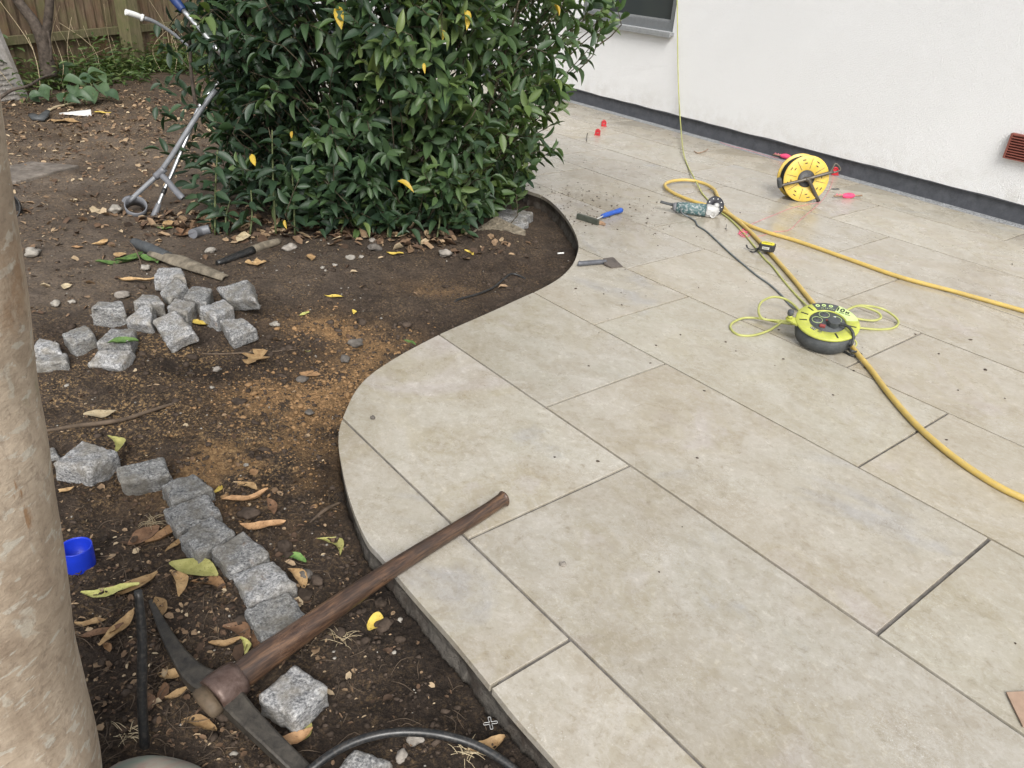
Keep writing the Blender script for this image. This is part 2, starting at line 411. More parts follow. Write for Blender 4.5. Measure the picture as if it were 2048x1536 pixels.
def m_wall():
    t = NT('white_render'); v = t.coord('Object')
    a = t.noise(v, 125, 4, 0.68, 0.0); b = t.noise(v, 260, 3, 0.6); k = t.noise(v, 0.9, 5, 0.6)
    c = t.ramp(k, [(0.3, (0.82, 0.825, 0.825)), (0.7, (0.865, 0.87, 0.875))])
    sx = t.n('ShaderNodeSeparateXYZ'); t.l(v, sx.inputs[0])
    spl = t.math('MULTIPLY', t.ramp(sx.outputs['Z'], [(0.10, 1.0), (0.34, 0.0)]), t.ramp(t.noise(v, 7, 6, 0.7), [(0.42, 0.0), (0.72, 0.5)]))
    c = t.mix(spl, c, (0.52, 0.49, 0.43))
    t.bump(t.math('ADD', t.math('MULTIPLY', a, 1.0), t.math('MULTIPLY', b, 0.45)), 0.85, 0.011)
    return t.fin(c, 0.9, 0, 0.2)
def m_leaf(name, cols, rough=0.47, trans=0.22, use_attr=True):
    t = NT(name)
    if use_attr: f = t.attr('tint')
    else: f = t.n('ShaderNodeObjectInfo').outputs['Random']
    n = t.noise(t.coord('Object', rnd=9), 60, 4, 0.6)
    c = t.ramp(f, [(i / (len(cols) - 1), q) for i, q in enumerate(cols)])
    c = t.mix(0.35, c, t.ramp(n, [(0.3, (0.6, 0.6, 0.6)), (0.7, (1.35, 1.35, 1.25))]), 'MULTIPLY')
    t.fin(c, rough, 0, 0.5)
    tr = t.n('ShaderNodeBsdfTranslucent'); t.l(t.mix(1.0, c, (1.5, 1.7, 0.7), 'MULTIPLY'), tr.inputs[0])
    ms = t.n('ShaderNodeMixShader'); ms.inputs[0].default_value = trans
    t.l(t.b.outputs[0], ms.inputs[1]); t.l(tr.outputs[0], ms.inputs[2]); t.l(ms.outputs[0], t.out.inputs[0])
    return t.m
def m_dead(name, c0, c1, rough=0.65):
    t = NT(name); v = t.coord('Object', rnd=13); n = t.noise(v, 55, 6, 0.65); sp = t.ramp(t.noise(v, 150, 3), [(0.60, 0.0), (0.68, 0.7)])
    c = t.ramp(n, [(0.32, c0), (0.68, c1)]); c = t.mix(sp, c, tuple(q * 0.35 for q in c0))
    oi = t.n('ShaderNodeObjectInfo').outputs['Random']; c = t.mix(1, c, t.ramp(oi, [(0, (0.72, 0.7, 0.68)), (1, (1.2, 1.2, 1.2))]), 'MULTIPLY')
    t.bump(n, 0.4, 0.002)
    return t.fin(c, rough, 0, 0.35)
def m_bark():
    t = NT('smooth_mottled_bark'); v = t.coord('Object', (1, 1, 0.8)); vh = t.coord('Object', (1, 1, 2.2), rot=(0.35, 0.2, 0))
    a = t.noise(v, 9, 6, 0.62, 0.7); b = t.noise(vh, 46, 6, 0.7, 0.5); g = t.noise(v, 24, 4, 0.55, 0.9)
    c = t.ramp(a, [(0.28, (0.225, 0.165, 0.115)), (0.45, (0.32, 0.248, 0.178)), (0.6, (0.385, 0.305, 0.225)), (0.78, (0.41, 0.34, 0.27))])
    c = t.mix(0.6, c, t.ramp(b, [(0.3, (0.70, 0.66, 0.62)), (0.5, (1, 1, 1)), (0.7, (1.18, 1.17, 1.15))]), 'MULTIPLY')
    pale = t.ramp(g, [(0.61, 0.0), (0.67, 0.42)]); c = t.mix(pale, c, (0.44, 0.41, 0.34)); fk = t.ramp(t.noise(t.coord('Object', (1, 1, 2.6), rot=(0.2, 0.12, 0)), 26, 3, 0.5, 0.4), [(0.60, 0.0), (0.635, 0.5)]); c = t.mix(fk, c, (0.47, 0.44, 0.37)); c = t.mix(t.ramp(t.noise(v, 70, 6, 0.75), [(0.36, 0.5), (0.48, 0.0)]), c, (0.17, 0.125, 0.09))
    gr = t.ramp(t.noise(v, 13, 4, 0.6), [(0.66, 0.0), (0.76, 0.5)]); c = t.mix(gr, c, (0.20, 0.20, 0.115))
    sc = t.ramp(t.noise(t.coord('Object', (3.0, 3.0, 0.8)), 6, 5, 0.65), [(0.655, 0.0), (0.70, 0.75)]); c = t.mix(sc, c, (0.21, 0.105, 0.04))
    scar = t.math('MULTIPLY', t.attr('scar'), t.ramp(t.noise(v, 60, 5, 0.7), [(0.36, 0.0), (0.56, 1.0)]), True); c = t.mix(t.math('MULTIPLY', scar, 0.6), c, (0.20, 0.105, 0.045)); c = t.mix(1.0, c, (1.10, 1.14, 1.18), 'MULTIPLY')
    t.bump(t.math('ADD', b, t.math('MULTIPLY', g, 0.5)), 0.55, 0.004)
    return t.fin(c, 0.85, 0, 0.25)
def m_wood(name, c0, c1, scale=(1, 1, 1), rough=0.5, ax=None):
    t = NT(name); v = t.coord('Object', scale); n = t.noise(v, 14, 8, 0.7, 0.6); k = t.noise(t.coord('Object', rnd=5), 9, 4, 0.6)
    c = t.ramp(n, [(0.3, c0), (0.7, c1)]); c = t.mix(0.55, c, t.ramp(k, [(0.3, (0.45, 0.45, 0.45)), (0.7, (1.35, 1.3, 1.25))]), 'MULTIPLY')
    t.bump(n, 0.3, 0.002); return t.fin(c, t.ramp(k, [(0.3, rough * 0.8), (0.7, rough * 1.3)]), 0, 0.5)
def m_fence():
    t = NT('weathered_fence_timber'); v = t.coord('Object', (1, 1, 0.09), rnd=11); n = t.noise(v, 42, 8, 0.7, 0.8); k = t.noise(t.coord('Object', rnd=11), 3.2, 6, 0.7, 0.5)
    c = t.ramp(n, [(0.3, (0.050, 0.034, 0.024)), (0.52, (0.125, 0.088, 0.058)), (0.72, (0.22, 0.165, 0.115))])
    c = t.mix(t.ramp(k, [(0.44, 0.0), (0.66, 0.75)]), c, (0.13, 0.125, 0.06))
    c = t.mix(t.ramp(t.noise(t.coord('Object', rnd=11), 1.7, 4), [(0.52, 0), (0.72, 0.6)]), c, (0.15, 0.07, 0.035))
    t.bump(n, 0.5, 0.004); return t.fin(c, 0.85, 0, 0.2)
def m_green_timber():
    t = NT('algae_covered_timber'); v = t.coord('Object', (1, 1, 0.15), rnd=3); n = t.noise(v, 50, 8, 0.7, 0.6); k = t.noise(t.coord('Object'), 7, 6, 0.7)
    c = t.ramp(n, [(0.3, (0.07, 0.06, 0.035)), (0.7, (0.19, 0.165, 0.095))]); c = t.mix(t.ramp(k, [(0.42, 0), (0.62, 0.7)]), c, (0.11, 0.115, 0.05))
    t.bump(n, 0.4, 0.003); return t.fin(c, 0.88, 0, 0.2)
def m_mortar():
    t = NT('mortar_bed'); v = t.coord('Object'); n = t.noise(v, 40, 7, 0.7); k = t.noise(v, 8, 5, 0.6)
    c = t.ramp(n, [(0.3, (0.055, 0.05, 0.045)), (0.7, (0.17, 0.155, 0.135))]); c = t.mix(t.ramp(k, [(0.45, 0), (0.62, 0.85)]), c, (0.048, 0.036, 0.028))
    t.bump(n, 1.0, 0.008); return t.fin(c, 0.92, 0, 0.2)
def m_rust(name, c0, c1, rough=0.55, metal=0.4):
    t = NT(name); v = t.coord('Object'); n = t.noise(v, 38, 8, 0.72, 0.4); k = t.noise(v, 140, 4, 0.7)
    c = t.ramp(n, [(0.34, c0), (0.66, c1)]); t.bump(t.math('ADD', n, t.math('MULTIPLY', k, 0.4)), 0.5, 0.003)
    return t.fin(c, t.ramp(n, [(0.3, rough * 0.8), (0.7, min(1, rough * 1.3))]), metal, 0.5)
def m_glass():
    t = NT('window_glass'); return t.fin((0.045, 0.054, 0.055), 0.05, 0, 0.8)
def m_slab():
    t = NT('grey_textured_slab'); v = t.coord('Object', rnd=3); n = t.noise(v, 60, 6, 0.7); 
    c = t.ramp(n, [(0.3, (0.22, 0.205, 0.19)), (0.7, (0.38, 0.36, 0.34))]); c = t.mix(t.ramp(t.noise(v, 7, 5), [(0.45, 0), (0.7, 0.6)]), c, (0.19, 0.165, 0.125))
    t.bump(n, 0.6, 0.004); return t.fin(c, 0.9, 0, 0.2)

def m_litter(name, stops):
    t = NT(name); c = t.ramp(t.attr('tint'), stops); n = t.noise(t.coord('Object'), 70, 5, 0.65)
    c = t.mix(0.7, c, t.ramp(n, [(0.3, (0.55, 0.55, 0.55)), (0.7, (1.35, 1.3, 1.25))]), 'MULTIPLY'); return t.fin(c, 0.75, 0, 0.3)
MT = dict(litter=m_litter('leaf_litter', [(0, (0.035, 0.024, 0.017)), (0.35, (0.10, 0.062, 0.040)), (0.6, (0.18, 0.118, 0.072)), (0.82, (0.33, 0.235, 0.145)), (1, (0.52, 0.43, 0.29))]),
 tile=m_tile(), soil=m_soil(), granite=m_granite(), granite_pale=m_granite('pale_granite', (1.08, 1.08, 1.08)), wall=m_wall(), bark=m_bark(), mortar=m_mortar(), fence=m_fence(), gtimber=m_green_timber(), glass=m_glass(), slab=m_slab(),
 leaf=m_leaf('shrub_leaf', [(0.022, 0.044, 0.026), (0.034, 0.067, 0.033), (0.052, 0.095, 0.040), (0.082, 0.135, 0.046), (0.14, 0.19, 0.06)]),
 yleaf=m_leaf('yellow_shrub_leaf', [(0.42, 0.27, 0.03), (0.55, 0.40, 0.05)], 0.5, 0.25, False),
 weed=m_leaf('weed_leaf', [(0.04, 0.075, 0.022), (0.075, 0.125, 0.035), (0.12, 0.15, 0.05)], 0.55, 0.25),
 broad=m_leaf('broad_leaf', [(0.045, 0.085, 0.045), (0.075, 0.125, 0.06)], 0.5, 0.2, False),
 twig=simple('shrub_twig', (0.075, 0.060, 0.035), 0.8, grime=0.5),
 stemg=simple('green_stem', (0.09, 0.11, 0.04), 0.6, grime=0.4),
 tan=m_dead('dry_tan_leaf', (0.27, 0.165, 0.075), (0.50, 0.345, 0.175)), brown=m_dead('dry_brown_leaf', (0.12, 0.065, 0.036), (0.26, 0.15, 0.085)),
 orange=m_dead('dry_orange_leaf', (0.25, 0.14, 0.065), (0.44, 0.27, 0.14)), yel=m_dead('fallen_yellow_leaf', (0.50, 0.36, 0.06), (0.66, 0.51, 0.13)),
 ygreen=m_dead('pale_yellow_green_leaf', (0.33, 0.33, 0.10), (0.52, 0.50, 0.19)), green=m_dead('fallen_green_leaf', (0.06, 0.13, 0.035), (0.15, 0.25, 0.07)),
 pale=m_dead('pale_dry_leaf', (0.45, 0.36, 0.22), (0.62, 0.53, 0.36)),
 stone=simple('garden_stone', (0.30, 0.27, 0.235), 0.85, grime=0.4, bump=0.6), dstone=simple('dark_stone', (0.13, 0.115, 0.10), 0.85, grime=0.45, bump=0.7),
 pstone=simple('pale_stone', (0.33, 0.305, 0.265), 0.85, grime=0.4, bump=0.5), clod=simple('soil_clod', (0.075, 0.056, 0.043), 0.95, grime=0.5, bump=0.9, spec=0.2),
 chip=m_dead('wood_chip', (0.27, 0.175, 0.085), (0.55, 0.40, 0.22)), 
 dpc=simple('black_bitumen_paint', (0.080, 0.085, 0.098), 0.6, grime=0.25, gscale=18, bump=0.4, dirt=(0.2, 0.2, 0.2), dirt_amt=0.10),  # base colour lifted and bluish: haze put into the black paint
 drain=simple('galvanised_channel', (0.42, 0.43, 0.44), 0.5, 0.3, grime=0.3), frame=simple('grey_window_frame', (0.17, 0.18, 0.185), 0.4, grime=0.08), sill=simple('aluminium_sill', (0.27, 0.28, 0.285), 0.45, grime=0.15),
 terra=simple('terracotta', (0.24, 0.075, 0.055), 0.7, grime=0.25), 
 lime=simple('lime_plastic', (0.44, 0.47, 0.075), 0.42, grime=0.14, dirt=(0.36, 0.35, 0.16), dirt_amt=0.35), limec=simple('lime_cable', (0.40, 0.41, 0.13), 0.5, grime=0.15),
 palelime=simple('pale_lime_print', (0.52, 0.66, 0.27), 0.5, grime=0.1), dkgrey=simple('dusty_dark_plastic', (0.062, 0.068, 0.072), 0.6, grime=0.3, gscale=22, dirt=(0.2, 0.2, 0.19), dirt_amt=0.12),
 black=simple('black_plastic', (0.022, 0.022, 0.024), 0.5, grime=0.3, dirt=(0.13, 0.12, 0.10), dirt_amt=0.25), blackc=simple('black_cable', (0.03, 0.032, 0.034), 0.5, grime=0.2, dirt=(0.15, 0.15, 0.13), dirt_amt=0.3),
 greyc=simple('grey_cable', (0.13, 0.145, 0.15), 0.55, grime=0.2), yhose=simple('yellow_hose_rubber', (0.56, 0.40, 0.105), 0.45, grime=0.14, gscale=20, dirt=(0.46, 0.36, 0.17), dirt_amt=0.5),
 yplast=simple('yellow_plastic', (0.68, 0.47, 0.075), 0.42, grime=0.15, gscale=14, dirt=(0.58, 0.43, 0.17), dirt_amt=0.4), steel=simple('dull_steel', (0.125, 0.112, 0.095), 0.5, 0.6, grime=0.3),
 ink=simple('black_print', (0.015, 0.016, 0.016), 0.6, grime=0.1), white=simple('white_plastic', (0.74, 0.74, 0.72), 0.5, grime=0.1), red=simple('red_plastic', (0.50, 0.02, 0.03), 0.45, grime=0.15), dullred=simple('dull_red_switch', (0.25, 0.055, 0.05), 0.5),
 pink=simple('pink_line', (0.80, 0.085, 0.20), 0.7, grime=0.2), pinkl=simple('pink_string', (0.74, 0.22, 0.27), 0.7, grime=0.15), teal=simple('dusty_teal_plastic', (0.055, 0.115, 0.12), 0.65, grime=0.3, gscale=14, dirt=(0.42, 0.43, 0.42), dirt_amt=0.8),
 alu=simple('dusty_alloy', (0.50, 0.50, 0.49), 0.6, 0.3, grime=0.2), disc=simple('grinder_disc', (0.035, 0.037, 0.045), 0.6, 0.2, grime=0.3), tube=simple('bright_aluminium_tube', (0.66, 0.67, 0.68), 0.32, 0.85, grime=0.12),
 gtube=simple('grey_painted_tube', (0.22, 0.23, 0.245), 0.42, 0.1, grime=0.15), gplast=simple('grey_plastic', (0.155, 0.16, 0.175), 0.45, grime=0.15), blue=simple('blue_plastic', (0.012, 0.045, 0.58), 0.38, grime=0.12), bluegrip=simple('blue_grip', (0.02, 0.085, 0.40), 0.45, grime=0.15), navy=simple('navy_grip', (0.012, 0.035, 0.135), 0.5),
 dkbar=simple('dark_green_bar', (0.055, 0.062, 0.048), 0.6, grime=0.3, bump=0.4), woodend=simple('raw_wood_end', (0.30, 0.19, 0.12), 0.8, grime=0.4), bolster=m_rust('bolster_steel', (0.10, 0.085, 0.075), (0.20, 0.17, 0.15), 0.5, 0.6), bolsterh=simple('bolster_shank', (0.12, 0.125, 0.14), 0.5, 0.3, grime=0.3),
 dustslab=simple('dusty_sunk_slab', (0.185, 0.16, 0.135), 0.92, grime=0.45, gscale=9, bump=0.6, dirt=(0.09, 0.07, 0.055), dirt_amt=0.6), buttwood=simple('weathered_handle_end', (0.095, 0.068, 0.042), 0.7, grime=0.4, bump=0.6), sandg=simple('ochre_sand', (0.31, 0.19, 0.095), 0.95, grime=0.35, spec=0.2), handle=None, iron=m_rust('worn_iron', (0.030, 0.027, 0.024), (0.088, 0.078, 0.064), 0.5, 0.4), socket=m_rust('socket_iron', (0.062, 0.036, 0.026), (0.15, 0.105, 0.09), 0.36, 0.35),
 paper=simple('brown_card', (0.36, 0.25, 0.18), 0.8, grime=0.15), label=simple('paper_label', (0.55, 0.55, 0.5), 0.6), ylabel=simple('tape_yellow', (0.68, 0.60, 0.02), 0.45),
 pipe=simple('black_pipe', (0.017, 0.018, 0.019), 0.36, grime=0.3, dirt=(0.09, 0.08, 0.07), dirt_amt=0.35), clay=simple('clay_shard', (0.20, 0.17, 0.125), 0.85, grime=0.45, bump=0.7), 
 mott=None, darkbark=simple('dark_bark', (0.075, 0.058, 0.045), 0.9, grime=0.5, bump=0.8), wire=simple('root_brown', (0.115, 0.082, 0.055), 0.85, grime=0.4))
def m_mott():
    t = NT('mottled_stone'); v = t.coord('Object'); a = t.noise(v, 7, 5, 0.6, 0.6); g = t.noise(v, 20, 4, 0.5)
    c = t.ramp(a, [(0.36, (0.20, 0.245, 0.20)), (0.50, (0.27, 0.24, 0.20)), (0.60, (0.25, 0.135, 0.115))]); c = t.mix(t.ramp(g, [(0.60, 0), (0.65, 0.7)]), c, (0.40, 0.39, 0.32))
    t.bump(g, 0.4, 0.003); return t.fin(c, 0.8, 0, 0.25)
MT['mott'] = m_mott()
def m_handle():
    t = NT('stained_ash_handle'); c0 = t.n('ShaderNodeTexCoord'); mp = t.n('ShaderNodeMapping', vector_type='TEXTURE'); t.l(c0.outputs['Object'], mp.inputs[0])
    mp.inputs['Rotation'].default_value = (0, 0, 0.893); mp.inputs['Scale'].default_value = (9, 1, 1); v = mp.outputs[0]
    n = t.noise(v, 240, 7, 0.7, 0.4); k = t.noise(c0.outputs['Object'], 9, 5, 0.6); q = t.noise(v, 85, 5, 0.6, 0.4)
    c = t.ramp(n, [(0.30, (0.020, 0.012, 0.009)), (0.5, (0.066, 0.038, 0.025)), (0.72, (0.15, 0.085, 0.050))])
    c = t.mix(t.ramp(q, [(0.52, 0.0), (0.66, 0.6)]), c, (0.215, 0.118, 0.062)); c = t.mix(t.ramp(k, [(0.40, 0.0), (0.62, 0.75)]), c, (0.030, 0.021, 0.017))
    t.bump(n, 0.35, 0.002); return t.fin(c, t.ramp(k, [(0.3, 0.24), (0.7, 0.48)]), 0, 0.55)
MT['handle'] = m_handle()

# ================================================================== SETTING
# far ground sheet
g = MB(); g.add([(-400, -400, -0.32), (400, -400, -0.32), (400, 400, -0.32), (-400, 400, -0.32)], [(0, 1, 2, 3)])
tag(g.build('ground', simple('garden_ground', (0.06, 0.055, 0.035), 0.95, grime=0.5, gscale=3), origin=(0, 0, -0.32)), kind='structure')

# dug soil of the bed: one sheet, finer near the middle of the picture
def axis(lo, hi, c0, c1, fine, g):
    xs = [c0]
    while xs[-1] < c1: xs.append(xs[-1] + fine)
    st = fine; 
    while xs[-1] < hi: st *= g; xs.append(xs[-1] + st)
    a = [c0]; st = fine
    while a[-1] > lo: st *= g; a.append(a[-1] - st)
    return np.array(sorted(set(a + xs)))
xs = axis(-9.5, 3.6, -1.35, 0.35, 0.0072, 1.022); ys = axis(-1.5, 12.5, 0.85, 2.5, 0.0075, 1.016)
X, Y = np.meshgrid(xs, ys); x = X.ravel(); y = Y.ravel()
z = soil_z(x, y)
rough = np.exp(-((y - 1.6) / 1.6) ** 2)
z = z + rough * 0.006 * fbm(x, y, 130, 2, 41)
nx, ny = len(xs), len(ys)
ii = np.arange(nx * ny).reshape(ny, nx)
Fq = np.stack([ii[:-1, :-1], ii[:-1, 1:], ii[1:, 1:], ii[1:, :-1]], -1).reshape(-1, 4)
dd = edge_dist(x, y)
sand = 1.4 * (1.5 * gpx(x, y, 600, 800, .24, .13) + 0.95 * gpx(x, y, 690, 775, .12, .16) + 0.8 * gpx(x, y, 560, 905, .22, .2) + 0.75 * gpx(x, y, 640, 655, .14, .12) + 0.6 * gpx(x, y, 760, 690, .2, .16) + \
   0.35 * gpx(x, y, 870, 580, .16, .1) + 0.55 * gpx(x, y, 430, 950, .2, .16) + 0.4 * gpx(x, y, 640, 980, .14, .2))
sand = sand * np.clip(0.70 + 1.5 * fbm(x, y, 9, 4, 51), 0, 1.6)
chips = 1.1 * gpx(x, y, 350, 705, .22, .09) + 0.9 * gpx(x, y, 200, 780, .28, .22) + 0.7 * gpx(x, y, 330, 860, .28, .2) + 0.55 * gpx(x, y, 520, 900, .3, .25) + 0.4 * gpx(x, y, 250, 250, 1.2, 1.6) + 0.25
chips = chips * np.clip(0.7 + 1.4 * fbm(x, y, 12, 3, 61), 0, 1.5)
dry = 1.0 * gpx(x, y, 150, 420, 1.2, 1.3) + 0.6 * gpx(x, y, 200, 300, 1.2, 1.5) + 0.55 * gpx(x, y, 640, 560, .35, .28) + 0.35 * gpx(x, y, 120, 560, .5, .4)
dry = np.clip(dry, 0, 1) * np.clip(0.8 + 1.0 * fbm(x, y, 4, 4, 71), 0, 1.2)
dark_soil = np.exp(-(dd / 0.13) ** 2) * 0.75 + 1.2 * gpx(x, y, 420, 730, .24, .075) + 0.7 * gpx(x, y, 700, 900, .09, .3) + 0.6 * gpx(x, y, 760, 640, .3, .08) + 0.55 * gpx(x, y, 700, 1400, .3, .3) + 0.8 * gpx(x, y, 700, 470, .7, .35)  # darker along the paving edge, in hollows, under the shrub; moist foreground
dark_soil = np.clip(dark_soil, 0, 1) * np.clip(0.9 + 0.9 * fbm(x, y, 10, 3, 81), 0, 1.2)
tag(np_obj('soil', np.stack([x, y, z], 1), Fq, MT['soil'], smooth=True, attrs=dict(sand=('POINT', sand), chips=('POINT', chips), dry=('POINT', dry), dark_soil=('POINT', dark_soil))), kind='structure')

# paving: every slab its own part, laid in the third bond of the photo
patio = empty('patio', (0, 0, 0), kind='structure')
def clip_rect(poly, u0, u1, v0, v1):
    def cl(P, ax, val, keep_gt):
        out = []; n = len(P)
        for i in range(n):
            a, b = P[i], P[(i + 1) % n]; ia = (a[ax] >= val) == keep_gt; ib = (b[ax] >= val) == keep_gt
            if ia: out.append(a)
            if ia != ib:
                t = (val - a[ax]) / (b[ax] - a[ax]); out.append((a[0] + (b[0] - a[0]) * t, a[1] + (b[1] - a[1]) * t))
        return out
    for ax, val, k in ((0, u0, True), (0, u1, False), (1, v0, True), (1, v1, False)):
        poly = cl(poly, ax, val, k)
        if len(poly) < 3: return []
    o = []
    for p in poly:
        if not o or math.hypot(p[0] - o[-1][0], p[1] - o[-1][1]) > 0.002: o.append(p)
    if len(o) > 2 and math.hypot(o[0][0] - o[-1][0], o[0][1] - o[-1][1]) < 0.002: o.pop()
    return o
reg_uv = [(float(p @ A), float(p @ B) - V0) for p in REGION]
W_T, L_T, U0 = 0.6, 1.2, -1.383939 * 0.6
mud_spots = [(on(1120, 395), .35, .28), (on(1180, 430), .22, .2), (on(1290, 430), .3, .25), (on(1240, 350), .4, .5), (on(1075, 390), .2, .2)]
mud_spots = [((float(np.array(p[:2]) @ A), float(np.array(p[:2]) @ B) - V0), r0, r1) for p, r0, r1 in mud_spots]
trng = np.random.default_rng(3)
for k in range(-1, 9):
    us = U0 - 0.4 * k
    for m in range(-10, 10):
        ua = us + L_T * m; ub = ua + L_T; va, vb = k * W_T, (k + 1) * W_T
        if k == 8: vb = 5.6
        gl = 0.0033 + trng.uniform(0, 0.0010); gs = 0.0040 + trng.uniform(0, 0.0012)
        w = 0.0
        gu0 = gu1 = gs
        if k == 2 and m in (1, 2): gu0 = 0.0045 if m == 2 else gs; gu1 = 0.0045 if m == 1 else gs
        vtop = vb - gl - (0.009 if (k == 0 and m == 1) else 0)
        poly = clip_rect(reg_uv, ua + gu0, ub - gu1, va + gl, vtop)
        if len(poly) < 3: continue
        ar = 0.5 * abs(sum(poly[i][0] * poly[(i + 1) % len(poly)][1] - poly[(i + 1) % len(poly)][0] * poly[i][1] for i in range(len(poly))))
        if ar < 0.004: continue
        cu = sum(p[0] for p in poly) / len(poly); cv = sum(p[1] for p in poly) / len(poly)
        cw = uv2(cu, cv)
        if k < 0 and cv < -0.5: continue
        bm = bmesh.new()
        tl = trng.normal(0, 0.0006, 2)
        top = [bm.verts.new((p[0] - cu, p[1] - cv, 0)) for p in poly]
        f = bm.faces.new(top); f.normal_update()
        if f.normal.z < 0: f.normal_flip()
        ext = bmesh.ops.extrude_face_region(bm, geom=[f])
        vs = [e for e in ext['geom'] if isinstance(e, bmesh.types.BMVert)]
        for vv in bm.verts:
            if vv not in vs: vv.co.z = -0.02
        topf = [e for e in ext['geom'] if isinstance(e, bmesh.types.BMFace)][0]
        bmesh.ops.recalc_face_normals(bm, faces=bm.faces)
        bmesh.ops.bevel(bm, geom=list(topf.edges), offset=0.0011, segments=1, affect='EDGES', clamp_overlap=True)
        topf = max(bm.faces, key=lambda q: q.calc_center_median().z)
        near_mud = any(math.hypot(cu - c[0], cv - c[1]) < 1.6 for c, _, _ in mud_spots)
        if near_mud:       # denser top so that the trodden mud can fade out
            bmesh.ops.triangulate(bm, faces=[topf])
            for _ in range(5):
                ed = [e for e in bm.edges if all(abs(vv.co.z) < 1e-6 for vv in e.verts) and e.calc_length() > 0.045]
                if ed: bmesh.ops.subdivide_edges(bm, edges=ed, cuts=1); bmesh.ops.triangulate(bm, faces=[q for q in bm.faces if len(q.verts) > 3 and abs(q.calc_center_median().z) < 1e-6])
        me = bpy.data.meshes.new('paving_slab'); bm.to_mesh(me); bm.free()
        at_ = me.attributes.new('mud', 'FLOAT', 'POINT')
        co = np.zeros(len(me.vertices) * 3); me.vertices.foreach_get('co', co); co = co.reshape(-1, 3)
        mud = np.zeros(len(co))
        for (c, r0, r1) in mud_spots: mud += np.exp(-((co[:, 0] + cu - c[0]) / r0) ** 2 - ((co[:, 1] + cv - c[1]) / r1) ** 2)
        at_.data.foreach_set('value', np.clip(mud, 0, 1).astype(np.float32))
        me.materials.append(MT['tile'])
        o = bpy.data.objects.new('paving_slab', me); COL.objects.link(o); o.parent = patio
        o.location = (cw[0], cw[1], trng.normal(0, 0.0004)); o.rotation_euler = (tl[0], tl[1], YAW)

# mortar bed seen in the joints and under the cut edge
bed = MB()
def inset(poly, d):
    P = np.array(poly); n = len(P); out = []
    ar = 0.5 * sum(P[i][0] * P[(i + 1) % n][1] - P[(i + 1) % n][0] * P[i][1] for i in range(n)); sg = 1 if ar > 0 else -1
    for i in range(n):
        a, b, c = P[i - 1], P[i], P[(i + 1) % n]; n1 = np.array([-(b - a)[1], (b - a)[0]]); n2 = np.array([-(c - b)[1], (c - b)[0]])
        nn = n1 / (np.linalg.norm(n1) + 1e-9) + n2 / (np.linalg.norm(n2) + 1e-9); nn = nn / (np.linalg.norm(nn) + 1e-9); out.append(b + nn * d * sg)
    return out
jit = np.random.default_rng(5)
rim0 = inset(REGION, 0.004); rim1 = [p + jit.normal(0, 0.003, 2) for p in inset(REGION, 0.010)]; rim2 = [p + jit.normal(0, 0.004, 2) for p in inset(REGION, -0.006)]
n = len(rim0)
bed.add([(p[0], p[1], -0.0205) for p in rim0] + [(p[0], p[1], -0.055) for p in rim1] + [(p[0], p[1], -0.15) for p in rim2],
   [(i, (i + 1) % n, n + (i + 1) % n, n + i) for i in range(n)] + [(n + i, n + (i + 1) % n, 2 * n + (i + 1) % n, 2 * n + i) for i in range(n)])
bed.add([(p[0], p[1], -0.0205) for p in rim0], [tuple(range(n))])
tag(bed.build('mortar_bed', MT['mortar'], origin=(0, 0, 0)), kind='structure')
jm = MB(); rj = inset(REGION, 0.02); jm.add([(p[0], p[1], -0.0065) for p in rj], [tuple(range(len(rj)))])
tag(jm.build('joint_bedding', simple('joint_grey', (0.155, 0.142, 0.128), 0.95, grime=0.45, gscale=25, bump=0.5), origin=(0, 0, 0)), kind='structure')

# house wall -------------------------------------------------------------
WP = lambda u, d=0.0, z=0.0: Vector((*uv2(u, wall_v(u) - d), z))       # d = distance out of the wall face
wdir = (WP(1) - WP(0)).normalized(); wnrm = Vector((wdir.y, -wdir.x, 0))
if wnrm.dot(Vector((*(-B), 0))) < 0: wnrm = -wnrm
house = empty('house', WP(-3), 'white rendered house wall with a black painted base band', 'house')
def wall_hit(px, py, d=0.0):       # where the pixel's ray meets the wall face
    r = Vector(ray(px, py)); o = Vector((0, 0, CAM_H)); p0 = WP(0, d)
    t = (p0 - o).dot(wnrm) / r.dot(wnrm); return o + r * t
def wu(p): return float(np.array(p[:2]) @ A)
wr = wall_hit(1352, 40); wl = wu(wr) - 1.25; wright = wu(wr); wsill = wall_hit(1345, 64).z; wtop = wsill + 1.1
FACE = 0.022   # render stands proud of the painted base
def wq(mb, ua, ub, za, zb, d=FACE, nu=1, nz=1):
    mb.add([WP(ua, d, za), WP(ub, d, za), WP(ub, d, zb), WP(ua, d, zb)], [(0, 1, 2, 3)])
wm = MB(); ZB = 0.118
uL, uR, zt = -13.0, 3.4, 3.6
for (ua, ub) in ((uL, wl), (wl, wright), (wright, uR)):
    for (za, zb) in ((ZB, wsill), (wsill, wtop), (wtop, zt)):
        if (ua, za) == (wl, wsill): continue
        wq(wm, ua, ub, za, zb)
for (p, q) in (((wl, wsill), (wright, wsill)), ((wright, wsill), (wright, wtop)), ((wright, wtop), (wl, wtop)), ((wl, wtop), (wl, wsill))):
    wm.add([WP(p[0], FACE, p[1]), WP(q[0], FACE, q[1]), WP(q[0], -0.13, q[1]), WP(p[0], -0.13, p[1])], [(0, 1, 2, 3)])
wm.add([WP(uL, FACE, ZB), WP(uR, FACE, ZB), WP(uR, -0.005, ZB), WP(uL, -0.005, ZB)], [(0, 1, 2, 3)])
wm.add([WP(uL, FACE, zt), WP(uR, FACE, zt), WP(uR, -0.3, zt), WP(uL, -0.3, zt)], [(0, 1, 2, 3)])
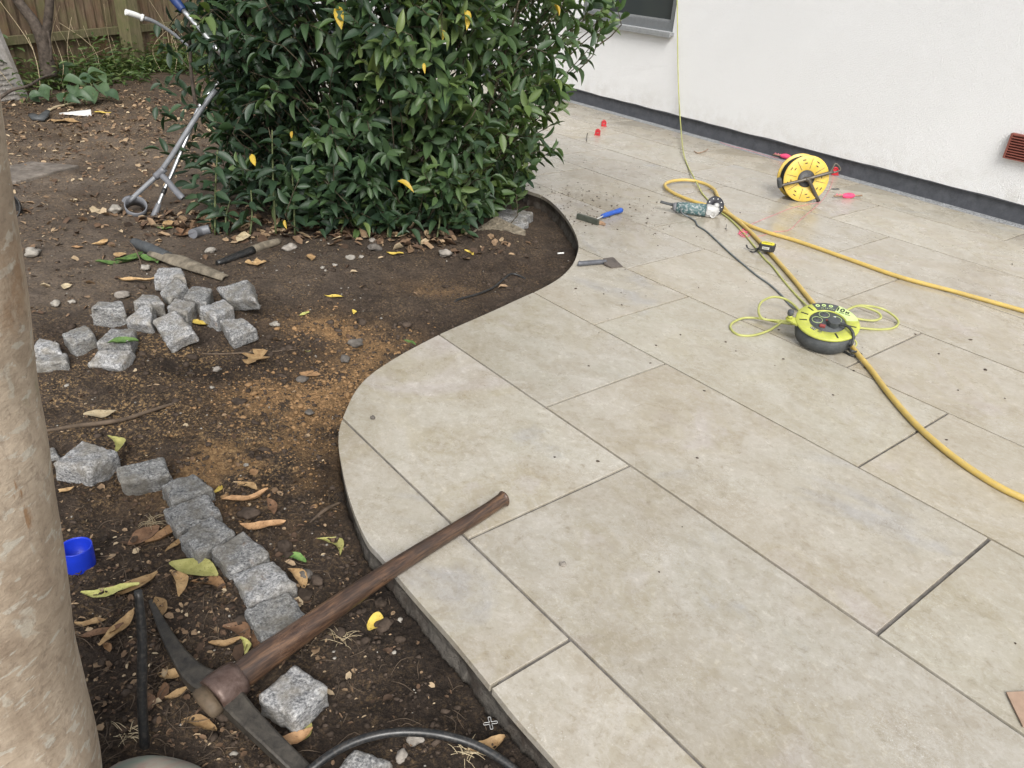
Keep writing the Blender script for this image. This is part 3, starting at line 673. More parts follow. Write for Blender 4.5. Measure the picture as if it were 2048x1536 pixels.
for uu in (uL, uR): wm.add([WP(uu, FACE, ZB), WP(uu, FACE, zt), WP(uu, -0.3, zt), WP(uu, -0.3, ZB)], [(0, 1, 2, 3)])
wm.add([WP(uL, -0.3, -0.1), WP(uR, -0.3, -0.1), WP(uR, -0.3, zt), WP(uL, -0.3, zt)], [(0, 1, 2, 3)])
wm.build('wall', MT['wall'], house)
pl = MB(); npt = 240; uu = np.linspace(uL, uR, npt); wob = 0.005 * np.interp(uu, uu, np.convolve(jit.normal(0, 1, npt), [.2, .3, .3, .2], 'same'))
vs = []; 
for i in range(npt): vs += [WP(uu[i], 0.002, -0.1), WP(uu[i], 0.002, ZB - 0.001), WP(uu[i], FACE + 0.0015, ZB - 0.001), WP(uu[i], FACE + 0.0015, ZB + 0.006 + wob[i])]
fs = []
for i in range(npt - 1):
    for j in range(3): fs.append((i * 4 + j, (i + 1) * 4 + j, (i + 1) * 4 + j + 1, i * 4 + j + 1))
pl.add(vs, fs); pl.build('painted_base', MT['dpc'], house)
# window: grey frame, glass, sill
win = MB(); fd = -0.055
def wbox(mb, ua, ub, za, zb, d0, d1):
    vs = [WP(u, d, zz) for u in (ua, ub) for d in (d0, d1) for zz in (za, zb)]
    mb.add(vs, [(0, 1, 3, 2), (4, 6, 7, 5), (0, 4, 5, 1), (2, 3, 7, 6), (0, 2, 6, 4), (1, 5, 7, 3)])
wbox(win, wl, wright, wsill, wsill + 0.075, 0.012, -0.06)
wbox(win, wl, wl + 0.06, wsill + 0.076, wtop, 0.012, -0.06); wbox(win, wright - 0.055, wright, wsill + 0.076, wtop, 0.012, -0.06)
wbox(win, wl + 0.061, wright - 0.056, wtop - 0.06, wtop, 0.012, -0.06)
wf = win.build('window', MT['frame'], house, bevel=0.004)
gp = MB(); wbox(gp, wl + 0.055, wright - 0.050, wsill + 0.07, wtop - 0.055, -0.018, -0.03); gp.build('pane', MT['glass'], wf)
gb = MB(); wbox(gb, wl + 0.06, wright - 0.055, wsill + 0.0765, wsill + 0.093, -0.004, -0.0175); gb.build('glazing_bead', MT['sill'], wf)
sb = MB(); wbox(sb, wl - 0.03, wright + 0.02, wsill - 0.032, wsill - 0.002, FACE + 0.055, 0.0); wbox(sb, wl - 0.03, wright + 0.02, wsill - 0.045, wsill - 0.0325, FACE + 0.055, FACE + 0.046)
sb.build('sill', MT['sill'], wf, bevel=0.003)
# terracotta air brick
p0 = wall_hit(2022, 265, FACE + .02); p1 = wall_hit(2009, 315, FACE + .02); au = 0.5 * (wu(p0) + wu(p1)); az1 = wall_hit(2022, 265, FACE + .02).z; az0 = wall_hit(2012, 316, FACE + .02).z
ab = MB(); wbox(ab, au, au + 0.24, az0, az1, FACE + 0.012, FACE - 0.01); wbox(ab, au, au + 0.012, az0, az1, FACE + 0.035, FACE + 0.0121)
wbox(ab, au + 0.0121, au + 0.24, az1 - 0.012, az1, FACE + 0.034, FACE + 0.0121)
air = ab.build('air_vent', MT['terra'], house, bevel=0.002)
ns = 9
for i in range(ns):
    za = az0 + (az1 - 0.012 - az0) * i / ns; zb = az0 + (az1 - 0.012 - az0) * (i + 0.62) / ns
    lm = MB(); vs = [WP(u, d, zz) for u in (au + 0.0125, au + 0.238) for (d, zz) in ((FACE + 0.0122, zb), (FACE + 0.0122, za + 0.004), (FACE + 0.036, za), (FACE + 0.036, za + 0.0045))]
    lm.add(vs, [(0, 1, 2, 3), (7, 6, 5, 4), (0, 4, 5, 1), (1, 5, 6, 2), (2, 6, 7, 3), (3, 7, 4, 0)]); lm.build('louvre', MT['terra'], air)
# grey drainage channel between paving and house
dr = empty('drain_channel', (*uv2(-3, wall_v(-3) - 0.05), -0.012), 'long grey metal drainage channel along the foot of the white wall', 'drain channel')
dm = MB()
for (d0, d1, z1) in ((0.0045, 0.012, 0.0), (0.092, 0.099, 0.0), (0.0121, 0.0919, -0.011)): wbox(dm, -9.4, 3.2, -0.05, z1, d0, d1)
dm.build('channel', MT['drain'], dr)
gm = MB(); u = -8.5
while u < 1.0: wbox(gm, u, u + 0.011, -0.0105, -0.0015, 0.0125, 0.0915); u += 0.024
tag(gm.build('grating_bars', MT['drain'], dr), kind='stuff')

# fence ------------------------------------------------------------------
f1 = on(21, 91, 0.34); f2 = on(262, 66.5, 0.34); fdv = (f2 - f1).normalized(); fn = Vector((-fdv.y, fdv.x, 0))
if fn.y > 0: fn = -fn                       # towards the camera
FP = lambda s, d=0, z=0: Vector((f2.x, f2.y, 0)) + fdv * s + fn * (d - 0.05) + Vector((0, 0, z))
fence = empty('fence', FP(0, 0, -0.03 ), 'weathered close board timber fence with one post and a rail', 'fence')
frg = np.random.default_rng(9)
def fbox(mb, s0, s1, d0, d1, z0, z1):
    vs = [FP(s, d, zz) for s in (s0, s1) for d in (d0, d1) for zz in (z0, z1)]
    return mb.add(vs, [(0, 1, 3, 2), (4, 6, 7, 5), (0, 4, 5, 1), (2, 3, 7, 6), (0, 2, 6, 4), (1, 5, 7, 3)])
s = -4.2
while s < 3.4:
    w = 0.118 + frg.uniform(-0.006, 0.006); zz = 0.10 + frg.uniform(-0.02, 0.015); t0 = frg.normal(0, 0.003)
    m_ = MB(); pts = [(s, -0.030), (s + w, -0.016 + t0), (s + w, 0.010 + t0), (s, -0.018)]
    m_.prism([(FP(a_, b_).x, FP(a_, b_).y) for a_, b_ in pts], zz, 1.75)
    m_.build('plank', MT['fence'], fence); s += w - 0.006 + frg.uniform(0, 0.004)
RZ0 = at(150, 76, FP(-0.75).y).z
RZ0 = 0.34
m_ = MB(); fbox(m_, -4.2, 3.4, 0.0125, 0.05, RZ0, RZ0 + 0.072); m_.build('rail', MT['gtimber'], fence, bevel=0.004)
m_ = MB(); fbox(m_, -4.2, 3.4, 0.0125, 0.05, 1.45, 1.53); m_.build('rail', MT['gtimber'], fence, bevel=0.004)
m_ = MB(); fbox(m_, -4.2, 3.4, -0.03, 0.004, -0.12, 0.11); m_.build('gravel_board', MT['fence'], fence)
for sp in (-2.75, 0.0, 2.7):
    m_ = MB(); fbox(m_, sp - 0.175, sp - 0.005, 0.0505, 0.19, -0.15, 1.8); m_.build('post', MT['gtimber'], fence, bevel=0.008)

# ================================================================== PLANTS
# foreground tree: only its trunk is in the picture
tree = empty('tree', G(90, 1600), 'tall tree trunk with smooth mottled pale bark at the left edge', 'tree')
tb = MB(); prof = [((206, 1545), .775), ((196, 1474), .785), ((172, 1368), .80), ((148, 1257), .81), ((128, 1100), .82), ((112, 1000), .83), ((92, 857), .84), ((75, 755), .85), ((54, 570), .86), ((25, 380), .87), ((0, 195), .88), ((-30, -60), .90), ((-60, -400), .92)]
rad0 = [0.155, 0.147, 0.141, 0.138, 0.135, 0.133, 0.131, 0.129, 0.127, 0.125, 0.123, 0.12, 0.117]
cs = []
for ((px, py), Yd), r in zip(prof, rad0):
    e = at(px, py, Yd); sidev = Vector((-e.y, e.x, 0)).normalized(); c = e + sidev * r * 1.0 + Vector((0, 0.0, 0)); cs.append((c, r))
c0, r0 = cs[0]; cs = [(c0 + Vector((-0.01, 0, -0.16)), 0.172), (c0 + Vector((0, 0, -0.06)), 0.160)] + cs
cl, rl = cs[-1]; cs += [(cl + Vector((-0.05, .05, 0.8)), 0.11), (cl + Vector((-0.05, .15, 1.8)), 0.09)]
seg = 64; vs = []; P = catmull([c for c, _ in cs], 12); R = np.interp(np.linspace(0, 1, len(P)), np.linspace(0, 1, len(cs)), [r for _, r in cs])
for i, p in enumerate(P):
    for k in range(seg):
        a = 2 * math.pi * k / seg; rr = R[i] * (1 + 0.018 * mnoise.noise(Vector((math.cos(a) * 1.6, math.sin(a) * 1.6, p[2] * 3))) + 0.008 * mnoise.noise(Vector((math.cos(a) * 5, math.sin(a) * 5, p[2] * 11))))
        vs.append((p[0] + rr * math.cos(a), p[1] + rr * math.sin(a), p[2]))
tb.add(vs, [(i * seg + k, i * seg + (k + 1) % seg, (i + 1) * seg + (k + 1) % seg, (i + 1) * seg + k) for i in range(len(P) - 1) for k in range(seg)], True)
to = tb.build('trunk', MT['bark'], tree)
tl0 = world_loc(to); sc_pts = []
for (px, py, rx_, rz_) in [(24, 522, .012, .022), (30, 570, .013, .035), (36, 612, .012, .03), (20, 640, .010, .02)]:
    r_ = Vector(ray(px, py)); o_ = Vector((0, 0, CAM_H)); best = min((v for v in tb.v), key=lambda v: (v - o_).cross(r_.normalized()).length + (0.3 if (v - o_).dot(r_) > 0 and (v - o_).length > 1.18 else 0)); sc_pts.append((best, rx_, rz_))
sa = to.data.attributes.new('scar', 'FLOAT', 'POINT')
sa.data.foreach_set('value', [min(1.0, sum(math.exp(-((v.co.x + tl0.x - c.x) ** 2 + (v.co.y + tl0.y - c.y) ** 2) / (rx_ * 2) ** 2 - ((v.co.z + tl0.z - c.z) / rz_) ** 2) for c, rx_, rz_ in sc_pts)) for v in to.data.vertices])

# ---- the shrub
def leaf_template(L=1.0, w=0.36, fold=0.12, curl=0.12, wave=0.0, nl=5, seed=0):
    V = []; 
    for i in range(nl + 1):
        t = i / nl; hw = 0.5 * w * (math.sin(math.pi * min(1, t * 0.97 + 0.03)) ** 0.75) * (1.08 - 0.25 * t); 
        if i == 0: hw = 0.012
        if i == nl: hw = 0.004
        zc = -curl * t * t + wave * math.sin(t * 7 + seed)
        for sgn in (-1, 0, 1): V.append((t * L, sgn * hw, zc + (fold * hw * 1.6 if sgn else 0)))
    F_ = []
    for i in range(nl):
        for j in range(2): F_.append((i * 3 + j, i * 3 + j + 1, (i + 1) * 3 + j + 1, (i + 1) * 3 + j))
    return np.array(V), np.array(F_)
TPL = [leaf_template(1, .41, .5, .10), leaf_template(1, .38, .9, .22, .012, seed=1), leaf_template(1, .40, .3, .05, .02, seed=2), leaf_template(1, .37, .6, .34, .01, seed=4), leaf_template(1, .42, .5, -.08, .015, seed=5)]
BC = Vector((-0.80, 4.62, -0.06))
def bush_r(z, th):
    base = np.interp(z, [-.05, .12, .35, .7, 1.1, 1.5, 1.85, 2.15], [0.92, 1.02, 1.10, 1.16, 1.20, 1.18, 0.95, 0.35])
    c = np.cos(th); low = np.clip((0.55 - z) / 0.6, 0, 1)
    base = base * (1 - 0.24 * low * np.clip(c, 0, 1)) 
    sx = np.where(c > 0, 0.95, np.where(z > .55, .88, .97)); sy = 0.80
    return base, sx, sy
br = np.random.default_rng(21)
lv = []   # position, direction, normal, length, template, tint
tw = []   # twig segments
NS = 2050
for i in range(NS):
    z = br.uniform(0.04, 1.75) if i < NS * 0.93 else br.uniform(1.5, 2.1)
    th = br.uniform(-math.pi, math.pi) if br.random() < 0.30 else br.normal(-math.pi / 2, 0.95)
    R0, sx, sy = bush_r(z, th); q = br.random(); rr = R0 * (1.0 - 0.42 * q ** 1.7) * (1 + 0.13 * mnoise.noise(Vector((math.cos(th) * 2.2, math.sin(th) * 2.2, z * 2.6)))) * br.uniform(.95, 1.05)
    d2 = np.array([math.cos(th) * sx, math.sin(th) * sy])
    if math.cos(th) > 0.45 and z > .3 and br.random() < 0.30: continue
    if q < .45 and mnoise.noise(Vector((math.cos(th) * 3.4 + 7, math.sin(th) * 3.4, z * 3.4))) < -.13: continue
    tip = np.array([BC.x + d2[0] * rr, BC.y + d2[1] * rr, z])
    out = np.array([d2[0], d2[1], 0.0]); out /= np.linalg.norm(out)
    dr_ = out * br.uniform(.35, 1.0) + np.array([0, 0, br.uniform(-.15, 1.0)]) + br.normal(0, .35, 3); dr_ /= np.linalg.norm(dr_)
    ln = br.uniform(.13, .26); base = tip - dr_ * ln
    tw.append((base - out * 0.10 - np.array([0, 0, .10]), base, tip))
    nl = br.integers(6, 11); ph = br.uniform(0, 6.28); tint0 = np.clip(br.normal(.32, .18) + 0.26 * out[0] + (.08 if out[0] > -.2 else 0), 0, 1)  # leaves lighter towards the right: haze and backlight put into the tint
    if br.random() < 0.10: tint0 = br.uniform(.65, .95)
    e1 = np.cross(dr_, [0, 0, 1.0]); e1 /= np.linalg.norm(e1) + 1e-9; e2 = np.cross(dr_, e1)
    for j in range(nl):
        t = (j + .6) / nl; p = base + dr_ * ln * t; a = ph + j * 2.4
        rad = e1 * math.cos(a) + e2 * math.sin(a); k = 0.35 + 0.55 * t
        d = dr_ * k + rad * 0.9 + np.array([0, 0, -0.16 + br.normal(0, .16)]); d /= np.linalg.norm(d)
        up = np.array([0, 0, 1.0]) * .75 + out * 0.55 + br.normal(0, .32, 3); nn = up - d * (up @ d); nn /= np.linalg.norm(nn) + 1e-9
        L = br.uniform(.060, .116) * (0.75 + .35 * math.sin(math.pi * (.15 + .8 * t)))
        if p[2] < 0.0: continue
        lv.append((p, d, nn, L, int(br.integers(0, 5)), float(np.clip(tint0 + br.normal(0, .08) + (.12 if j == nl - 1 else 0), 0, 1))))
# a few loose shoots standing out on the left
for (px, py, Yd) in [(300, 205, 4.35), (330, 230, 4.3), (345, 160, 4.45), (300, 150, 4.5), (320, 300, 4.25), (315, 75, 4.7), (360, 300, 4.15), (350, 60, 4.6), (400, 330, 4.05)]:
    tip = np.array(at(px, py, Yd)); root = np.array([BC.x + (tip[0] - BC.x) * .72, BC.y - .25, max(.05, tip[2] - .22)]); tw.append((root, (tip + root) / 2 + [0, 0, .03], tip)); dr_ = (tip - root); ln = np.linalg.norm(dr_); dr_ /= ln
    for j in range(7):
        p = root + dr_ * ln * (.4 + .6 * (j + 1) / 7); d = dr_ * .5 + br.normal(0, .6, 3); d /= np.linalg.norm(d); up = np.array([0, -.3, 1]) + br.normal(0, .3, 3); nn = up - d * (up @ d); nn /= np.linalg.norm(nn)
        lv.append((p, d, nn, br.uniform(.07, .10), int(br.integers(0, 5)), float(np.clip(br.normal(.2, .1), 0, 1))))
for (px, py, py2) in [(424, 465, 395), (430, 470, 300), (455, 470, 400), (552, 470, 260), (590, 470, 330), (740, 470, 330), (775, 475, 420), (873, 480, 400), (680, 470, 400), (500, 470, 380), (400, 440, 330), (380, 400, 280), (640, 475, 420), (820, 485, 420), (930, 480, 420), (960, 460, 380)]:
    a = np.array(G(px, py)); b = np.array(at(px, py2, a[1] + .06)); n_ = int(6 + 18 * np.linalg.norm(b - a))
    for j in range(n_):
        t = .25 + .75 * (j + .5) / n_; p = a + (b - a) * t; an = j * 2.4 + px; d = np.array([math.cos(an), math.sin(an) * .8 - .25, br.uniform(-.45, .25)]); d /= np.linalg.norm(d); nn = np.array([0, -.35, 1]) + br.normal(0, .3, 3); nn -= d * (nn @ d); nn /= np.linalg.norm(nn)
        if p[2] > -.02: lv.append((p, d, nn, br.uniform(.07, .115), int(br.integers(0, 5)), float(np.clip(br.normal(.22, .12), 0, 1))))
shrub = empty('shrub', (BC.x, BC.y, gz(BC.x, BC.y)), 'big evergreen shrub with dense dark glossy leaves beside the paving', 'shrub')
sloc = np.array(world_loc(shrub))
# which leaves show largest
Pm = np.array([l[0] + l[1] * l[3] * .5 for l in lv]); Dm = Pm - np.array([0, 0, CAM_H]); dep = Dm @ fw
sxp = 1024 + F_PX * (Dm @ RT) / dep; syp = 768 - F_PX * (Dm @ UP) / dep
fac = np.array([abs(l[2] @ (Dm[i] / np.linalg.norm(Dm[i]))) for i, l in enumerate(lv)])
size = np.array([l[3] for l in lv]) ** 2 * fac / dep ** 2
cell = {}
for i in np.argsort(dep):
    if 0 <= sxp[i] < 2048 and 0 <= syp[i] < 1536:
        c = (int(sxp[i] // 22), int(syp[i] // 22)); cell.setdefault(c, i)
cand = sorted(cell.values(), key=lambda i: -size[i])[:272]
single = set(cand)
def leaf_mat4(l):
    p, d, nn, L = l[:4]; y_ = np.cross(nn, d); m = Matrix.Identity(4)
    for r in range(3): m[r][0] = d[r] * L; m[r][1] = y_[r] * L; m[r][2] = nn[r] * L; m[r][3] = p[r] - sloc[r]
    return m
LM = {}
def leaf_mesh(tpl, tint, mat=None, nm='leaf'):
    key = (tpl, round(tint * 7), nm, mat.name if mat else '')
    if key not in LM:
        me = bpy.data.meshes.new(nm); V, Fq = TPL[tpl]; me.from_pydata([tuple(v) for v in V], [], [tuple(f) for f in Fq.tolist()])
        at_ = me.attributes.new('tint', 'FLOAT', 'POINT'); at_.data.foreach_set('value', np.full(len(V), round(tint * 7) / 7, np.float32))
        me.polygons.foreach_set('use_smooth', np.ones(len(Fq), bool)); me.materials.append(mat or MT['leaf']); LM[key] = me
    return LM[key]
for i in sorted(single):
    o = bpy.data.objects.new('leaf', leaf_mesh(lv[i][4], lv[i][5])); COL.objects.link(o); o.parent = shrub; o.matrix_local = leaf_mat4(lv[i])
# yellowed leaves
for (px, py, Yd, L, ang) in [(676, 12, 3.86, .11, -1.4), (503, 308, 3.86, .07, -1.2), (795, 362, 3.84, .09, -.4), (848, 126, 3.86, .045, -1.5), (930, 20, 3.95, .09, -1.4), (584, 262, 3.9, .04, -1.5), (885, 60, 3.95, .05, -1.5), (1108, 10, 4.3, .06, -1.0), (570, 440, 3.8, .045, -1.4)]:
    p = np.array(at(px, py, Yd - 0.17)); d = RT * math.cos(ang) + UP * math.sin(ang) - fw * .2; d /= np.linalg.norm(d); nn = -fw + UP * .5 + br.normal(0, .25, 3); nn -= d * (nn @ d); nn /= np.linalg.norm(nn)
    o = bpy.data.objects.new('leaf', leaf_mesh(int(br.integers(0, 5)), 0.5, MT['yleaf'])); COL.objects.link(o); o.parent = shrub; o.matrix_local = leaf_mat4((p, d, nn, L)); o['label'] = 'yellowed leaf'
rest = [l for i, l in enumerate(lv) if i not in single]
VV = []; FF = []; TT = []; off = 0
for k in range(5):
    g_ = [l for l in rest if l[4] == k]
    if not g_: continue
    p = np.array([l[0] for l in g_]); d = np.array([l[1] for l in g_]); nn = np.array([l[2] for l in g_]); L = np.array([l[3] for l in g_]); y_ = np.cross(nn, d); T, Fq = TPL[k]
    V = p[:, None] + L[:, None, None] * (T[None, :, 0:1] * d[:, None] + T[None, :, 1:2] * y_[:, None] + T[None, :, 2:3] * nn[:, None])
    FF.append((Fq[None] + (np.arange(len(g_)) * len(T))[:, None, None]).reshape(-1, 4) + off); VV.append(V.reshape(-1, 3)); TT.append(np.repeat([l[5] for l in g_], len(T))); off += len(g_) * len(T)
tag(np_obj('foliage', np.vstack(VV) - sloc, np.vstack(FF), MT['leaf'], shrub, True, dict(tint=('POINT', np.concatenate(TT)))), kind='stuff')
tm = MB()
for (a, b, c) in tw: tm.tube([a, b, c], [.0035, .0028, .0016], 4, 2, caps=False)
tag(tm.build('twigs', MT['twig'], shrub), kind='stuff')
for i in range(26):
    th = br.uniform(-math.pi, math.pi) if i > 14 else br.normal(-math.pi / 2, .8); r1 = br.uniform(.2, .75); ba = Vector((BC.x + math.cos(th) * r1 * .9, BC.y + math.sin(th) * r1 * .75, 0)); ba.z = gz(ba.x, ba.y) - .03
    zt_ = br.uniform(.9, 1.7); R0, sx, sy = bush_r(zt_, th); tpz = Vector((BC.x + math.cos(th) * R0 * .78 * sx, BC.y + math.sin(th) * R0 * .78 * sy, zt_))
    md = ba.lerp(tpz, .5) + Vector((br.normal(0, .05), br.normal(0, .05), .05)); q = MB(); q.tube([ba, md, tpz], [.012, .009, .004], 7, 6); q.build('stem', MT['twig'] if i % 3 else MT['stemg'], shrub)
# green upright shoots low at the front of the shrub
for (px, py, py2) in [(424, 465, 395), (430, 470, 300), (455, 470, 400), (552, 470, 260), (590, 470, 330), (740, 470, 330), (775, 475, 420), (873, 480, 400), (680, 470, 400), (500, 470, 380)]:
    a = G(px, py); b = at(px + br.normal(0, 6), py2, a.y + .06)
    q = MB(); q.tube([a, a.lerp(b, .5) + Vector((br.normal(0, .01), 0, 0)), b], [.0055, .005, .0035], 6, 4); q.build('stem', MT['stemg'], shrub)
# dark thin whip at the left of the shrub
q = MB(); q.tube([at(392, 215, 4.25), at(383, 150, 4.3), at(380, 90, 4.33), at(375, 20, 4.36), at(370, -40, 4.4)], [.010, .009, .009, .008, .007], 7, 6); q.build('stem', MT['darkbark'], shrub)

# ---- young forked tree in front of the fence
def fence_hit(px, py, d):
    r = Vector(ray(px, py)); o = Vector((0, 0, CAM_H)); p0 = FP(0, d); t = (p0 - o).dot(fn) / r.dot(fn); return o + r * t
yt = empty('young_tree', Vector((*fence_hit(96, 140, .3)[:2], -.03)), 'thin dark forked stem growing in front of the fence', 'tree')
Yf = fence_hit(96, 130, .3).y
q = MB(); q.tube([at(97, 150, Yf), at(92, 115, Yf), at(84, 80, Yf), at(68, 45, Yf), at(48, 18, Yf), at(30, -8, Yf), at(5, -60, Yf)], [.075, .056, .052, .046, .042, .038, .034], 12, 6); q.build('trunk', MT['darkbark'], yt)
q = MB(); q.tube([at(87, 84, Yf), at(93, 66, Yf), at(96, 40, Yf), at(99, 10, Yf), at(103, -60, Yf)], [.045, .037, .036, .034, .03], 10, 6); q.build('branch', MT['darkbark'], yt)
q = MB(); q.tube([at(95, 62, Yf - .05), at(101, 90, Yf - .06), at(102, 122, Yf - .05)], [.012, .011, .012], 6, 5); q.build('branch', MT['darkbark'], yt)

# ---- broad leaved plant, left of the weeds
bp = empty('broad_leaved_plant', on(150, 178, -.03), 'low plant with broad grey green leaves at the foot of the fence', 'plant')
for (px, py, L, ang, Yd) in [(125, 165, .30, 0.1, 7.0), (150, 172, .26, -1.2, 6.9), (165, 180, .28, -.5, 6.8), (195, 172, .30, -.75, 6.9), (120, 140, .28, .9, 7.4), (140, 150, .26, 2.6, 7.3), (175, 150, .25, .6, 7.3), (105, 178, .22, -2.6, 6.9), (150, 192, .24, -.2, 6.6), (170, 195, .24, -2.8, 6.6), (60, 205, .18, .3, 6.5), (90, 182, .22, -1.0, 6.7), (205, 150, .2, -1.0, 7.3), (50, 180, .18, 2.0, 7.0), (135, 185, .24, -1.6, 6.75), (185, 185, .26, -1.1, 6.75), (215, 185, .24, -.6, 6.8), (110, 155, .22, 1.8, 7.2), (155, 160, .24, .4, 7.1), (70, 195, .2, -.9, 6.6), (180, 165, .22, 2.4, 7.0), (130, 200, .2, -.2, 6.5)]:
    p = np.array(at(px, py, Yd)); p[2] = max(p[2], 0.05); d = RT * math.cos(ang) + np.array([0, 1, .35]) * math.sin(ang); d /= np.linalg.norm(d); nn = np.array([0, -.5, 1.0]) + br.normal(0, .25, 3); nn -= d * (nn @ d); nn /= np.linalg.norm(nn); y_ = np.cross(nn, d); L *= .62
    T, Fq = leaf_template(1, .66, .5, .22, .05, 8, int(px)); V = p + L * (T[:, 0:1] * d + T[:, 1:2] * y_ + T[:, 2:3] * nn); V[:, 2] = np.maximum(V[:, 2], 0.0)
    l0 = np.array(world_loc(bp)); np_obj('leaf', V - l0, Fq, MT['broad'], bp, True)
    q = MB(); q.tube([world_loc(bp) + Vector((br.normal(0, .06), br.normal(0, .06), 0)), Vector(p) + Vector((0, 0, -.05)), Vector(p)], .004, 5, 4); q.build('stem', MT['stemg'], bp)

# ---- weeds along the fence
wrg = np.random.default_rng(12); VV = []; FF = []; TT = []; off = 0; T, Fq = leaf_template(1, .3, .4, .25, .02, 4)
for i in range(520):
    s_ = wrg.choice([wrg.normal(-.5, .6), wrg.normal(.6, .6), wrg.uniform(-2.5, 2.8)]); d_ = abs(wrg.normal(0.12, .2)) + .03; p0 = FP(s_, d_); hh = max(.05, wrg.normal(.20, .11) * (1.0 - .5 * d_))
    lean = wrg.normal(0, .35, 2); b0 = np.array([p0.x, p0.y, gz(p0.x, p0.y)]); nlf = wrg.integers(4, 10); tt = wrg.uniform(0, 1)
    for j in range(nlf):
        t = (j + 1) / nlf; p = b0 + np.array([lean[0] * hh * t, lean[1] * hh * t, hh * t]); a = wrg.uniform(0, 6.28); d = np.array([math.cos(a), math.sin(a), wrg.uniform(-.2, .7)]); d /= np.linalg.norm(d); nn = np.array([0, 0, 1.0]) + wrg.normal(0, .4, 3); nn -= d * (nn @ d); nn /= np.linalg.norm(nn); y_ = np.cross(nn, d); L = wrg.uniform(.04, .10)
        VV.append(p + L * (T[:, 0:1] * d + T[:, 1:2] * y_ + T[:, 2:3] * nn)); FF.append(Fq + off); off += len(T); TT.append(np.full(len(T), np.clip(tt + wrg.normal(0, .15), 0, 1)))
tag(np_obj('weeds', np.vstack(VV), np.vstack(FF), MT['weed'], None, True, dict(tint=('POINT', np.concatenate(TT)))), kind='stuff')
ds = MB()
for i in range(46):
    s_ = wrg.uniform(-2.4, 2.4); p0 = FP(s_, abs(wrg.normal(.15, .15)) + .06, -.02); hh = wrg.uniform(.3, .75); ds.tube([p0, p0 + Vector((wrg.normal(0, .06), wrg.normal(0, .05), hh * .5)), p0 + Vector((wrg.normal(0, .16), wrg.normal(0, .1), hh))], [.003, .0025, .0015], 4, 4)
tag(ds.build('dry_stalks', MT['pale'], None), kind='stuff')

# ================================================================== GRANITE SETTS
def sett(quad, zt, hh, label, seed, shrink=0.05, mat='granite', group='granite setts', cat='granite sett', name='granite_sett', soilrel=False, rot=0):
    if not hasattr(zt, '__len__'): zt = [zt] * 4
    T = [on(px, py, zz) for (px, py), zz in zip(quad, zt)]
    nrm = (T[1] - T[0]).cross(T[3] - T[0]); nrm = nrm.normalized() * (1 if nrm.z > 0 else -1)
    if nrm.z < 0: nrm = -nrm
    c = sum(T, Vector()) / 4; Bt = [c + (p - c) * (1 + shrink) - nrm * hh for p in T]
    bm = bmesh.new(); v = [bm.verts.new(p) for p in Bt + T]
    for f in ((3, 2, 1, 0), (4, 5, 6, 7), (0, 1, 5, 4), (1, 2, 6, 5), (2, 3, 7, 6), (3, 0, 4, 7)): bm.faces.new([v[i] for i in f])
    bmesh.ops.recalc_face_normals(bm, faces=bm.faces)
    bmesh.ops.bevel(bm, geom=bm.edges[:], offset=0.0055, segments=1, affect='EDGES')
    bmesh.ops.triangulate(bm, faces=bm.faces)
    for _ in range(4):
        ed = [e for e in bm.edges if e.calc_length() > 0.013]
        if not ed: break
        bmesh.ops.subdivide_edges(bm, edges=ed, cuts=1); bmesh.ops.triangulate(bm, faces=[f for f in bm.faces if len(f.verts) > 3])
    bm.normal_update(); sv = Vector((seed * 3.7, seed * 1.3, seed * 2.1))
    for vv in bm.verts:
        k = mnoise.noise(vv.co * 26 + sv) * .0045 + mnoise.noise(vv.co * 75 + sv) * .0030 + mnoise.noise(vv.co * 9 + sv) * .0035 + mnoise.noise(vv.co * 190 + sv) * .0014
        vv.co += vv.normal * k
    zmin = min(vv.co.z for vv in bm.verts); org = Vector((c.x, c.y, zmin))
    for vv in bm.verts: vv.co -= org
    for f in bm.faces: f.smooth = True
    me = bpy.data.meshes.new(name); bm.to_mesh(me); bm.free(); me.materials.append(MT[mat])
    o = bpy.data.objects.new(name, me); COL.objects.link(o); o.location = org
    return tag(o, label, cat, group)
GS = 'granite setts in the loose heap'; GR = 'granite setts along the curved row'
